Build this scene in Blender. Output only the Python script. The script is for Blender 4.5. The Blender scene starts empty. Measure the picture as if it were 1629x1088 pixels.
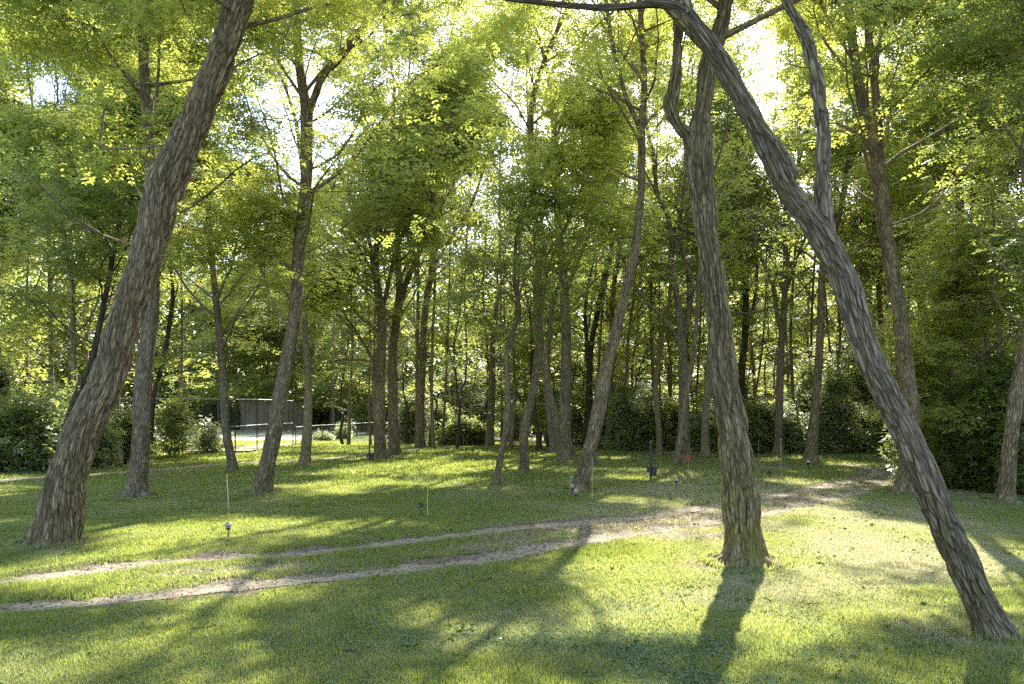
import bpy, math, random, time
import numpy as np
from mathutils import Vector, noise as mnoise
R = math.radians
SC = bpy.context.scene
COL = SC.collection
T_START = time.time()

# ---------------------------------------------------------------- camera, sky, sun, exposure
F, HX, HY, H = 1176.0, 814.5, 655.0, 2.4          # focal length in px of the photograph, horizon row, eye height
cam_d = bpy.data.cameras.new('camera'); cam = bpy.data.objects.new('camera', cam_d); COL.objects.link(cam)
cam.location = (0, 0, H); cam.rotation_euler = (R(90), 0, 0)
cam_d.sensor_width = 36; cam_d.lens = F/1629*36; cam_d.shift_y = (HY-544)/1629
cam_d.clip_start = .1; cam_d.clip_end = 3000
SC.camera = cam

SUN_EL, SUN_AZ = R(41), R(16)                      # azimuth measured from +Y towards +X
SUN = np.array([math.sin(SUN_AZ)*math.cos(SUN_EL), math.cos(SUN_AZ)*math.cos(SUN_EL), math.sin(SUN_EL)])
w = bpy.data.worlds.new('World'); SC.world = w; w.use_nodes = True
sk = w.node_tree.nodes.new('ShaderNodeTexSky'); sk.sky_type = 'NISHITA'; sk.sun_disc = False
sk.sun_elevation = SUN_EL; sk.sun_rotation = SUN_AZ; sk.air_density = 1.0; sk.dust_density = 1.6; sk.ozone_density = 1.0
bg = w.node_tree.nodes['Background']; bg.inputs[1].default_value = .15
w.node_tree.links.new(sk.outputs[0], bg.inputs[0])
ld = bpy.data.lights.new('sun', 'SUN'); ld.energy = 5.0; ld.angle = R(.53); ld.color = (1, .95, .86)
lo = bpy.data.objects.new('sun', ld); COL.objects.link(lo)
lo.rotation_euler = Vector(SUN).to_track_quat('Z', 'Y').to_euler(); lo.location = (10, 40, 40)
SC.view_settings.view_transform = 'Standard'; SC.view_settings.look = 'None'
SC.view_settings.gamma = 1; SC.view_settings.exposure = 2.05
cy = SC.cycles
cy.max_bounces = 8; cy.diffuse_bounces = 4; cy.transmission_bounces = 6; cy.glossy_bounces = 2
cy.use_denoising = False
cy.sample_clamp_indirect = 8

# ---------------------------------------------------------------- noise and coordinates
def _h(ix, iy, iz, seed):
    n = (ix*374761393 + iy*668265263 + iz*2147483647 + seed*974711) & 0xffffffff
    n = ((n ^ (n >> 13))*1274126177) & 0xffffffff
    n = ((n ^ (n >> 15))*2246822519) & 0xffffffff
    return ((n ^ (n >> 16)) & 0xffff)/65535.0
def vn(x, y, z=0., seed=0):
    x = np.asarray(x, float); y = np.asarray(y, float); z = np.asarray(z, float) + 0*x
    ix = np.floor(x).astype(np.int64); iy = np.floor(y).astype(np.int64); iz = np.floor(z).astype(np.int64)
    fx, fy, fz = x-ix, y-iy, z-iz
    fx = fx*fx*(3-2*fx); fy = fy*fy*(3-2*fy); fz = fz*fz*(3-2*fz)
    r = 0
    for a in (0, 1):
        for b in (0, 1):
            for c in (0, 1):
                r = r + _h(ix+a, iy+b, iz+c, seed)*(fx if a else 1-fx)*(fy if b else 1-fy)*(fz if c else 1-fz)
    return r
def fbm(x, y, z=0., o=3, seed=0):
    s = 0; a = .5; t = 0
    for k in range(o):
        s = s + a*vn(np.asarray(x)*2**k, np.asarray(y)*2**k, np.asarray(z)*2**k, seed+k*7); t += a; a *= .5
    return s/t
def ss(a, b, x):
    t = np.clip((np.asarray(x, float)-a)/(b-a), 0, 1); return t*t*(3-2*t)
def gz(x, y):
    x = np.asarray(x, float); y = np.asarray(y, float)
    return .10*(fbm(x/5.5, y/5.5, 0, 2, 3)-.5) + .35*(fbm(x/25, y/25, 0, 2, 5)-.5)*ss(14, 40, y)
def gp(px, py):                                     # pixel of the photo -> point on the flat ground
    Y = H*F/(py-HY); return ((px-HX)/F*Y, Y)
def topix(x, y):
    y = np.maximum(y, .5); return HX+F*x/y, HY+H*F/y

# ---------------------------------------------------------------- where the canopy lets the sun through
LIT = [(250,848,230,18,1.3),(560,772,170,32,1.1),(500,848,150,18,1),(650,738,160,12,.9),(1330,850,190,50,1.5),(1090,835,120,16,1.2),
       (460,955,210,30,1.2),(320,1035,120,25,.9),(860,1015,170,28,1.1),(1270,930,150,40,1.4),(1010,790,90,16,.9),(1060,757,120,9,.8),
       (1320,765,130,12,1),(60,800,70,22,.7),(960,945,100,22,.8),(1560,870,70,22,.9),(1480,985,80,20,.8),(150,905,160,14,.8),(840,742,80,12,.6),(930,905,90,14,.6),
       (200,960,160,12,.9),(1100,900,60,30,.7),(1180,850,60,40,1.0),(560,715,90,8,.8),(450,728,90,6,.8),(440,703,170,9,1.5),(1370,722,140,12,1.6),(1100,716,150,5,.8),(60,735,140,12,.9),(1500,762,50,20,1.3),(1540,790,70,16,1.2),(230,870,120,12,.6),(380,890,120,10,.6),(1200,1000,90,20,.5),(640,960,120,14,.4),(250,900,200,16,.5),(600,960,120,16,.4),
       (280,800,190,24,-1.5),(150,1010,220,26,-1.3),(720,915,210,26,-1.2),(560,1060,130,34,-1.2),(200,1082,200,14,-1.2),(1150,1065,380,26,-1.6),
       (1500,1045,150,26,-1.3),(750,805,190,24,-1.2),(1400,915,120,14,-1.1),(810,865,190,12,-1),(70,880,100,14,-.9),(800,975,150,18,-.9),
       (1560,800,90,18,-1),(1150,785,100,16,-.7),(420,760,120,12,-.9),(1500,935,80,14,-.6),(1000,870,60,10,-.5)]
def light(x, y):
    n = (fbm(x/1.9, y/2.0, 0, 3, 11)-.5)*4.6 + (vn(x/.8, y/.9, 0, 31)-.5)*1.9
    px, py = topix(x, y)
    s = 0*n
    for a, b, rx, ry, v in LIT:
        s = s + v*np.exp(-((px-a)/rx)**2-((py-b)/ry)**2)
    return n + 1.4*s + .22
GAPS = [(85,135,52,46),(790,120,26,60),(1235,70,13,12),(1410,205,14,40),(40,150,30,22),(690,235,24,16)]
def keep_clump(P, rng, strength=.99):
    k = P[:, 2]/math.tan(SUN_EL)
    gx = P[:, 0]-k*math.sin(SUN_AZ); gy = P[:, 1]-k*math.cos(SUN_AZ)
    L = light(gx, gy)
    inlawn = (gy > 4) & (gy < 75) & (np.abs(gx) < gy*.9+4)
    p = 1-strength*ss(-.12, .22, L)*inlawn
    px = HX+F*P[:, 0]/P[:, 1]; py = HY-F*(P[:, 2]-H)/P[:, 1]
    g = 0
    for a, b, rx, ry in GAPS:
        g = g + np.exp(-(((px-a)/rx)**2+((py-b)/ry)**2)**2)
    return (rng.random(len(P)) < p) & (rng.random(len(P)) > g)

# ---------------------------------------------------------------- mesh helpers
def mesh_np(name, V, loops, sizes, mats, smooth=False, mat_idx=None, attrs=None):
    me = bpy.data.meshes.new(name)
    V = np.ascontiguousarray(V, np.float32)
    me.vertices.add(len(V)); me.vertices.foreach_set('co', V.ravel())
    loops = np.ascontiguousarray(loops, np.int32).ravel()
    me.loops.add(len(loops)); me.loops.foreach_set('vertex_index', loops)
    sizes = np.asarray(sizes, np.int32)
    st = np.concatenate([[0], np.cumsum(sizes)[:-1]]).astype(np.int32)
    me.polygons.add(len(sizes)); me.polygons.foreach_set('loop_start', st)
    for m in (mats if isinstance(mats, (list, tuple)) else [mats]): me.materials.append(m)
    if smooth: me.polygons.foreach_set('use_smooth', np.ones(len(sizes), bool))
    if mat_idx is not None: me.polygons.foreach_set('material_index', np.asarray(mat_idx, np.int32))
    me.update(calc_edges=True)
    for k, (typ, arr) in (attrs or {}).items():
        at = me.attributes.new(k, typ, 'POINT')
        at.data.foreach_set('vector' if typ == 'FLOAT_VECTOR' else 'value', np.ascontiguousarray(arr, np.float32).ravel())
    return me
def link(name, me, parent=None):
    o = bpy.data.objects.new(name, me); COL.objects.link(o)
    if parent is not None: o.parent = parent
    return o
def tag(o, label, cat, group=None):
    o['label'] = label; o['category'] = cat
    if group: o['group'] = group
    return o
def thing(name, loc, label, cat, group=None):
    o = bpy.data.objects.new(name, None); COL.objects.link(o); o.location = loc; o.empty_display_size = .3
    return tag(o, label, cat, group)
def struct(name, me):
    o = link(name, me); o['kind'] = 'structure'; return o
def stuff(name, me, label, cat):
    o = link(name, me); o['kind'] = 'stuff'; return tag(o, label, cat)

class MB:                                            # collects tubes, boxes, lathes; builds ONE mesh
    def __init__(s): s.V = []; s.L = []; s.S = []; s.n = 0; s.bk = []; s.cav = []
    def add(s, V, faces, bk=None, cav=None):
        V = np.asarray(V, float); F_ = np.asarray(faces)
        s.V.append(V); s.L.append((F_+s.n).ravel()); s.S.append(np.full(len(F_), F_.shape[1])); s.n += len(V)
        s.bk.append(V if bk is None else bk); s.cav.append(np.ones(len(V)) if cav is None else cav)
    def tube(s, P, rad, n=8, disp=None, twist=0., flare=0., fseed=0, cap=True):
        P = np.asarray(P, float); rad = np.asarray(rad, float); m = len(P)
        T = np.gradient(P, axis=0); T /= np.linalg.norm(T, axis=1)[:, None]+1e-9
        ref = np.array([0., 1., 0.]) if abs(T[0, 1]) < .9 else np.array([1., 0., 0.])
        A = np.zeros((m, 3)); a = ref-T[0]*ref.dot(T[0]); a /= np.linalg.norm(a); A[0] = a
        for i in range(1, m):
            a = A[i-1]-T[i]*A[i-1].dot(T[i]); A[i] = a/(np.linalg.norm(a)+1e-9)
        B = np.cross(T, A)
        v = np.concatenate([[0], np.cumsum(np.linalg.norm(np.diff(P, axis=0), axis=1))])
        th = np.linspace(0, 2*math.pi, n, endpoint=False)
        TH, VV = np.meshgrid(th, v); RR = np.repeat(rad[:, None], n, 1)
        if flare > 0:
            rg = np.random.default_rng(fseed); lob = 0
            for k in (3, 5, 7): lob = lob + np.cos(k*TH+rg.random()*6.28)*rg.uniform(.25, .5)
            e = np.exp(-np.maximum(VV-.12, 0)/.28)
            RR = RR*(1+flare*e*(.55+.5*lob))
        rb = float(np.median(rad))
        bk = np.stack([np.cos(TH+twist*VV)*rb, np.sin(TH+twist*VV)*rb, VV*.12], -1)
        cav = np.ones_like(RR)
        if disp:
            amp, S = disp
            q = bk.reshape(-1, 3); wob = np.stack([vn(q[:, 0]*4, q[:, 1]*4, q[:, 2]*14, 5), vn(q[:, 0]*4, q[:, 1]*4, q[:, 2]*14, 6), 0*q[:, 0]], 1)-.5
            q = (q+wob*[.09, .09, 0])*S
            e = np.empty(len(q))
            vor = mnoise.voronoi
            for i, p in enumerate(q.tolist()):
                d = vor(p)[0]; e[i] = d[1]-d[0]
            c = ss(.0, .5, e).reshape(RR.shape)
            fine = vn(q[:, 0]*2.7, q[:, 1]*2.7, q[:, 2]*2.2, 9).reshape(RR.shape)
            big = fbm(bk[..., 0]*3, bk[..., 1]*3, VV*1.2, 2, fseed+40)
            RR = RR+amp*(c*.8+fine*.45-.75)*np.clip(RR/rb, .4, 1.3)+(big-.5)*.07*RR
            cav = np.clip(c*.8+fine*.3, 0, 1)
        V = P[:, None]+(A[:, None]*np.cos(TH)[..., None]+B[:, None]*np.sin(TH)[..., None])*RR[..., None]
        i = np.arange(m-1)[:, None]*n; j = np.arange(n)[None]; j2 = (j+1) % n
        faces = np.stack([i+j, i+j2, i+n+j2, i+n+j], -1).reshape(-1, 4)
        s.add(V.reshape(-1, 3), faces, bk.reshape(-1, 3), cav.ravel())
        if cap:
            s.add(np.array([P[-1]+T[-1]*rad[-1]*.4, *V[-1]]), [(0, 1+k, 1+(k+1) % n) for k in range(n)], np.zeros((n+1, 3)))
    def box(s, c, d, rz=0., bev=0.):
        x, y, z = np.array(d)/2.; b = min(bev, x*.8, y*.8)
        prof = [(x-b, -y), (x, -y+b), (x, y-b), (x-b, y), (-x+b, y), (-x, y-b), (-x, -y+b), (-x+b, -y)] if b > 0 else [(x, -y), (x, y), (-x, y), (-x, -y)]
        k = len(prof); ca, sa = math.cos(rz), math.sin(rz)
        pr = [(a*ca-q*sa, a*sa+q*ca) for a, q in prof]
        V = [(a+c[0], q+c[1], c[2]-z) for a, q in pr]+[(a+c[0], q+c[1], c[2]+z) for a, q in pr]
        s.add(V, [(i, (i+1) % k, k+(i+1) % k, k+i) for i in range(k)])
        V = np.array(V); ct = V[k:].mean(0); cb = V[:k].mean(0)
        s.add(np.vstack([ct, V[k:]]), [(0, 1+i, 1+(i+1) % k) for i in range(k)])
        s.add(np.vstack([cb, V[:k]]), [(0, 1+(i+1) % k, 1+i) for i in range(k)])
    def lathe(s, prof, c=(0, 0, 0), n=16):
        th = np.linspace(0, 2*math.pi, n, endpoint=False)
        V = np.array([[(r*math.cos(t)+c[0], r*math.sin(t)+c[1], z+c[2]) for t in th] for r, z in prof])
        i = np.arange(len(prof)-1)[:, None]*n; j = np.arange(n)[None]; j2 = (j+1) % n
        s.add(V.reshape(-1, 3), np.stack([i+j, i+j2, i+n+j2, i+n+j], -1).reshape(-1, 4))
    def build(s, name, mat, parent=None, off=(0, 0, 0), smooth=True, bark=False):
        V = np.concatenate(s.V)-np.asarray(off)
        at = {'bk': ('FLOAT_VECTOR', np.concatenate(s.bk)), 'cav': ('FLOAT', np.concatenate(s.cav))} if bark else None
        return link(name, mesh_np(name, V, np.concatenate(s.L), np.concatenate(s.S), mat, smooth, None, at), parent)

def spline(P, step):                                 # Catmull-Rom through rows of P, even spacing
    P = np.asarray(P, float); Q = np.vstack([2*P[0]-P[1], P, 2*P[-1]-P[-2]]); out = []
    for i in range(1, len(Q)-2):
        d = np.linalg.norm(Q[i+1][:3]-Q[i][:3]); n = max(1, int(round(d/step)))
        t = (np.arange(n)/n)[:, None]
        a, b, c, e = Q[i-1], Q[i], Q[i+1], Q[i+2]
        out.append(.5*((2*b)+(c-a)*t+(2*a-5*b+4*c-e)*t*t+(3*b-a-3*c+e)*t**3))
    out.append(P[-1:]); return np.vstack(out)

# ---------------------------------------------------------------- materials
class NT:
    def __init__(s, name):
        s.m = bpy.data.materials.new(name); s.m.use_nodes = True; s.t = s.m.node_tree; s.t.nodes.clear()
        s.out = s.t.nodes.new('ShaderNodeOutputMaterial')
    def n(s, typ, ins=None, **kw):
        nd = s.t.nodes.new('ShaderNode'+typ)
        for k, v in kw.items(): setattr(nd, k, v)
        for k, v in (ins or {}).items():
            if isinstance(v, bpy.types.NodeSocket): s.t.links.new(v, nd.inputs[k])
            else: nd.inputs[k].default_value = v
        return nd
    def noise(s, vec, scale, detail=3, rough=.6): return s.n('TexNoise', {'Vector': vec, 'Scale': scale, 'Detail': detail, 'Roughness': rough}).outputs[0]
    def ramp(s, fac, stops):
        nd = s.n('ValToRGB', {0: fac}); cr = nd.color_ramp
        while len(cr.elements) < len(stops): cr.elements.new(.5)
        for e, (p, c) in zip(cr.elements, stops): e.position = p; e.color = (*c, 1)
        return nd.outputs[0]
    def mix(s, f, a, b): 
        nd = s.n('Mix', data_type='RGBA')
        for k, v in ((0, f), (6, a), (7, b)):
            if isinstance(v, bpy.types.NodeSocket): s.t.links.new(v, nd.inputs[k])
            else: nd.inputs[k].default_value = v if k == 0 else (*v[:3], 1)
        return nd.outputs[2]
    def math(s, op, a, b=0., clamp=False): return s.n('Math', {0: a, 1: b}, operation=op, use_clamp=clamp).outputs[0]
    def pos(s): return s.n('NewGeometry').outputs['Position']
    def attr(s, name): return s.n('Attribute', attribute_name=name)
    def principled(s, **ins):
        b = s.n('BsdfPrincipled', {k.replace('_', ' '): v for k, v in ins.items()}); s.t.links.new(b.outputs[0], s.out.inputs[0]); return b

def leaf_mat(name, dark, light_, trans_d, trans_l, mixf=.5, gloss=.05, scale=.7):
    t = NT(name); p = t.pos()
    f = t.noise(p, scale, 2); g = t.noise(p, 9., 1)
    k = t.math('ADD', t.math('MULTIPLY', f, .75), t.math('MULTIPLY', g, .45)); 
    k = t.n('MapRange', {0: k, 1: .40, 2: .80}).outputs[0]
    d = t.n('BsdfDiffuse', {'Color': t.mix(k, dark, light_)})
    tr = t.n('BsdfTranslucent', {'Color': t.mix(k, trans_d, trans_l)})
    m1 = t.n('MixShader', {0: mixf, 1: d.outputs[0], 2: tr.outputs[0]})
    gl = t.n('BsdfGlossy', {'Color': (1, 1, 1, 1), 'Roughness': .45})
    m2 = t.n('MixShader', {0: gloss, 1: m1.outputs[0], 2: gl.outputs[0]})
    t.t.links.new(m2.outputs[0], t.out.inputs[0]); return t.m
M_LEAF = leaf_mat('locust_leaves', (.12, .16, .035), (.23, .26, .07), (.44, .51, .07), (.70, .70, .16), .60)
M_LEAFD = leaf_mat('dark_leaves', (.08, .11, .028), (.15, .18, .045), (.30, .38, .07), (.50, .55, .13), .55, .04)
M_SHRUB = leaf_mat('shrub_leaves', (.10, .135, .035), (.21, .25, .075), (.32, .39, .08), (.54, .58, .15), .5, .08, 1.2)
M_PALE = leaf_mat('pale_shrub_leaves', (.15, .19, .07), (.30, .34, .14), (.32, .40, .12), (.55, .60, .24), .5, .08, 1.2)
M_CLOVER = leaf_mat('clover_leaves', (.14, .20, .08), (.24, .30, .15), (.2, .3, .08), (.32, .42, .15), .4, .004, 3)
M_LITTER = leaf_mat('litter_leaves', (.16, .11, .06), (.32, .23, .12), (.16, .11, .05), (.28, .2, .08), .25, 0., 6)
M_WEED = leaf_mat('weed_leaves', (.05, .085, .02), (.09, .14, .03), (.12, .2, .03), (.2, .3, .05), .4, 0., 6)

def bark_mat(name, dk, md, lt, moss=(.10, .10, .015), moss_amt=.5, S=32., lichen=0.):
    t = NT(name); bk = t.attr('bk').outputs['Vector']; cav = t.attr('cav').outputs['Fac']; p = t.pos()
    wv = t.n('VectorMath', {0: bk, 1: t.n('VectorMath', {0: t.n('TexNoise', {'Vector': bk, 'Scale': 6., 'Detail': 3.}).outputs['Color'], 1: (.13, .13, .05)}, operation='MULTIPLY').outputs[0]}, operation='ADD').outputs[0]
    v = t.n('TexVoronoi', {'Vector': wv, 'Scale': S}, feature='DISTANCE_TO_EDGE').outputs[0]
    vr = t.n('MapRange', {0: v, 1: .01, 2: .17}).outputs[0]
    fn = t.noise(t.n('VectorMath', {0: bk, 1: (1, 1, 3.2)}, operation='MULTIPLY').outputs[0], 62, 4, .75); big = t.noise(p, 1.3, 3)
    hgt = t.math('ADD', t.math('MULTIPLY', vr, .8), t.math('MULTIPLY', fn, .5))
    c = t.math('MULTIPLY', t.math('ADD', t.math('MULTIPLY', vr, .36), t.math('MULTIPLY', fn, .76)), t.math('ADD', t.math('MULTIPLY', cav, .6), .4))
    c = t.math('ADD', c, t.math('MULTIPLY', t.math('SUBTRACT', t.noise(bk, 5., 4), .5), .45)); col = t.ramp(c, [(.16, dk), (.46, md), (.86, lt)])
    col = t.mix(t.n('MapRange', {0: big, 1: .4, 2: .65, 4: .35}).outputs[0], col, tuple(x*1.25 for x in md))
    if lichen: col = t.mix(t.n('MapRange', {0: t.noise(p, 6, 4), 1: .52, 2: .66, 4: lichen}).outputs[0], col, (.30, .34, .27))
    z = t.n('SeparateXYZ', {0: p}).outputs[2]
    mz = t.n('MapRange', {0: z, 1: 2.3, 2: .0}).outputs[0]
    mo = t.math('MULTIPLY', mz, t.n('MapRange', {0: t.noise(p, 3.5, 4), 1: .35, 2: .6}).outputs[0])
    col = t.mix(t.math('MULTIPLY', mo, moss_amt), col, moss)
    bp = t.n('Bump', {'Height': hgt, 'Strength': 1., 'Distance': .05})
    t.principled(Base_Color=col, Roughness=.9, Normal=bp.outputs[0], Specular_IOR_Level=.2)
    return t.m
M_BARK = bark_mat('brown_bark', (.095, .066, .040), (.27, .195, .118), (.44, .335, .21))
M_BARKM = bark_mat('mossy_bark', (.090, .067, .036), (.24, .18, .10), (.39, .31, .185), (.21, .18, .03), .7)
M_BARKG = bark_mat('grey_bark', (.090, .067, .043), (.255, .19, .125), (.42, .335, .23), lichen=.22)
M_BARKF = bark_mat('far_bark', (.065, .047, .031), (.19, .138, .090), (.31, .24, .165), S=14.)
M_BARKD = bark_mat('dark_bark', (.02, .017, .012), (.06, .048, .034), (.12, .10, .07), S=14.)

def plain(name, col, rough=.5, metal=0., nz=.15, emit=None):
    t = NT(name); n = t.noise(t.pos(), 25, 3)
    c = t.mix(n, tuple(x*(1-nz) for x in col), tuple(min(1, x*(1+nz)) for x in col))
    t.principled(Base_Color=c, Roughness=rough, Metallic=metal); return t.m
M_BLACK = plain('black_plastic', (.02, .02, .02), .45)
M_PALEP = plain('weathered_pale_plastic', (.34, .31, .24), .55)
M_LENS = plain('clear_lens', (.25, .27, .26), .2)
M_GREYM = plain('grey_steel', (.20, .21, .20), .5, .3)
M_DARKM = plain('dark_steel', (.03, .035, .035), .5, .2)
M_ORANGE = plain('orange_fibreglass', (.60, .28, .13), .5)
M_YELLOW = plain('yellow_green_fibreglass', (.50, .60, .10), .5)
M_WHITE = plain('white_fibreglass', (.45, .40, .30), .5)
M_RED = plain('red_reflector', (.75, .06, .06), .3)
M_WOOD = plain('weathered_wood', (.30, .20, .11), .8, 0, .3)

# ---------------------------------------------------------------- ruts of the track and dirt map
RUTS = [[(-200,985),(0,966),(150,956),(300,940),(450,925),(600,912),(700,900),(800,886),(870,874),(950,858),(1050,842),(1120,832),(1200,818),(1270,803),(1350,786),(1405,768),(1430,756),(1436,744),(1400,736)],
        [(-250,940),(0,925),(100,916),(250,894),(350,887),(450,884),(550,873),(650,861),(750,850),(820,841),(900,834),(980,827),(1060,818),(1140,803),(1210,793),(1270,782),(1330,769),(1380,757),(1395,748),(1370,741),(1340,738)]]
FARP = [(-150,775),(0,763),(120,755),(250,745),(350,737),(480,730),(560,724),(640,716),(720,711),(800,708),(850,703),(858,696),(850,690)]
def world_line(pts, step): 
    P = np.array([gp(*p) for p in pts]); return spline(np.hstack([P, np.zeros((len(P), 1))]), step)[:, :2]
ruts_w = [world_line(r, .06) for r in RUTS]; farp_w = world_line(FARP, .3)
GX0, GX1, GY0, GY1, GS = -24., 26., 4., 62., .1
rx = np.arange(GX0, GX1, GS); ry = np.arange(GY0, GY1, GS)
RXX, RYY = np.meshgrid(rx, ry)
def dist_to(L, X, Y, lim=6.):
    D = np.full(X.shape, 99.)
    for a, b in L[::2]:
        i0 = max(0, int((b-2-GY0)/GS)); i1 = min(X.shape[0], int((b+2-GY0)/GS)+1); j0 = max(0, int((a-2-GX0)/GS)); j1 = min(X.shape[1], int((a+2-GX0)/GS)+1)
        if i1 <= i0 or j1 <= j0: continue
        s = (slice(i0, i1), slice(j0, j1)); D[s] = np.minimum(D[s], np.hypot(X[s]-a, Y[s]-b))
    return D
D1, D2 = dist_to(ruts_w[0], RXX, RYY), dist_to(ruts_w[1], RXX, RYY); D3 = dist_to(farp_w, RXX, RYY)
nz = fbm(RXX/.5, RYY/.5, 0, 3, 21)-.5; nz2 = fbm(RXX/2., RYY/2., 0, 3, 22)-.5
Dm = np.minimum(D1+.02, D2+.0)
DIRT = np.maximum(ss(.62, .2, Dm+nz*.8+nz2*.3), .85*ss(.95, .35, D3+nz*.8+nz2))
DIRT = np.maximum(DIRT, .84*ss(1.2, .5, np.maximum(D1, D2)*.8+nz*.7+nz2*1.6-.15)*(RYY < 32))   # worn strip between the ruts
for cx, cy_, rr in ((11.6, 33., 1.3), (15.5, 30.0, 1.0), (3.2, 14.4, .8), (2.0, 23.0, .6), (-13., 27.5, 1.0), (-8.3, 13.3, .8), (3.75, 11.8, .75), (5.2, 7.9, .6), (-10.6, 20.9, .6), (-7.3, 21.6, .6), (2.1, 22.5, .7), (11.5, 21.7, .7), (13., 19.5, .9)):
    DIRT = np.maximum(DIRT, .8*ss(rr, rr*.4, np.hypot((RXX-cx)*.6, RYY-cy_)+nz*1.3))
RUTD = .04*np.exp(-(np.minimum(D1, D2)/.27)**2)-.012*np.exp(-((np.minimum(D1, D2)-.6)/.25)**2)
gz_flat = gz
def lookup(A, x, y, default=0.):
    fx = (np.asarray(x)-GX0)/GS; fy = (np.asarray(y)-GY0)/GS
    ok = (fx >= 0) & (fy >= 0) & (fx < A.shape[1]-1.01) & (fy < A.shape[0]-1.01)
    fx = np.clip(fx, 0, A.shape[1]-1.01); fy = np.clip(fy, 0, A.shape[0]-1.01)
    i = fy.astype(int); j = fx.astype(int); u = fx-j; v = fy-i
    r = A[i, j]*(1-u)*(1-v)+A[i, j+1]*u*(1-v)+A[i+1, j]*(1-u)*v+A[i+1, j+1]*u*v
    return np.where(ok, r, default)
def gz(x, y): return gz_flat(x, y)-lookup(RUTD, x, y)
def dryness(x, y):
    px, py = topix(x, y)
    s = .75*np.exp(-((px-1360)/220)**2-((py-880)/75)**2)+.35*np.exp(-((px-1100)/300)**2-((py-790)/40)**2)+.35*np.exp(-((px-900)/300)**2-((py-1010)/50)**2)
    return np.clip(s*1.1+(fbm(x/1.6, y/1.6, 0, 4, 51)-.5)*1.3+.04+.20*ss(-2, 4, x)+.5*lookup(DIRT, x, y), 0, 1)

# ---------------------------------------------------------------- ground sheet, ruts
def axis(dense0, dense1, d, far0, far1):
    a = list(np.arange(dense0, dense1, d)); s = d; x = a[-1]
    while x < far1: s *= 1.12; x += s; a.append(x)
    s = d; x = a[0]
    while x > far0: s *= 1.12; x -= s; a.insert(0, x)
    return np.array(a)
xs = axis(-17, 19, .14, -900, 900); ys = axis(5, 44, .14, -300, 1500)
XX, YY = np.meshgrid(xs, ys); nx, ny = len(xs), len(ys)
V = np.stack([XX, YY, gz(XX, YY)], -1).reshape(-1, 3)
i = np.arange(ny-1)[:, None]*nx; j = np.arange(nx-1)[None]
Fq = np.stack([i+j, i+j+1, i+nx+j+1, i+nx+j], -1).reshape(-1, 4)
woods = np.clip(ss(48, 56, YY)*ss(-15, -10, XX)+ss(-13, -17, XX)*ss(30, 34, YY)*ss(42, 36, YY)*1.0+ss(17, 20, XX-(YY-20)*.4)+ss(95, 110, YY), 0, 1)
dv = np.clip(lookup(DIRT, XX, YY)+0, 0, 1)
t = NT('lawn'); p = t.pos()
dry = t.attr('dry').outputs['Fac']; drt = t.attr('dirt').outputs['Fac']; wd = t.attr('woods').outputs['Fac']
n1 = t.noise(p, 2.2, 4); n2 = t.noise(p, 30, 4, .7); n3 = t.noise(p, 120, 2, .7)
g = t.mix(n2, (.050, .085, .016), (.13, .175, .035))
g = t.mix(t.math('MULTIPLY', dry, t.n('MapRange', {0: n2, 1: .35, 2: .6}).outputs[0]), g, (.30, .27, .13))
g = t.mix(t.n('MapRange', {0: n1, 1: .35, 2: .65, 4: .4}).outputs[0], g, (.07, .12, .02))
soil = t.mix(n2, (.16, .12, .085), (.40, .33, .26)); soil = t.mix(t.n('MapRange', {0: n3, 1: .45, 2: .6, 4: .6}).outputs[0], soil, (.10, .075, .05))
df = t.n('MapRange', {0: t.math('ADD', drt, t.math('MULTIPLY', t.math('SUBTRACT', n2, .5), .8)), 1: .35, 2: .65}).outputs[0]
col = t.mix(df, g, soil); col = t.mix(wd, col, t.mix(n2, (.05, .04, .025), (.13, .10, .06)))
bp = t.n('Bump', {'Height': t.math('ADD', n2, t.math('MULTIPLY', n3, .7)), 'Strength': .8, 'Distance': .03})
t.principled(Base_Color=col, Roughness=.95, Normal=bp.outputs[0], Specular_IOR_Level=.1)
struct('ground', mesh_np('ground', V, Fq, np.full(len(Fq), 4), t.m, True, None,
       {'dry': ('FLOAT', dryness(XX, YY).ravel()), 'dirt': ('FLOAT', dv.ravel()), 'woods': ('FLOAT', woods.ravel())}))

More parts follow.
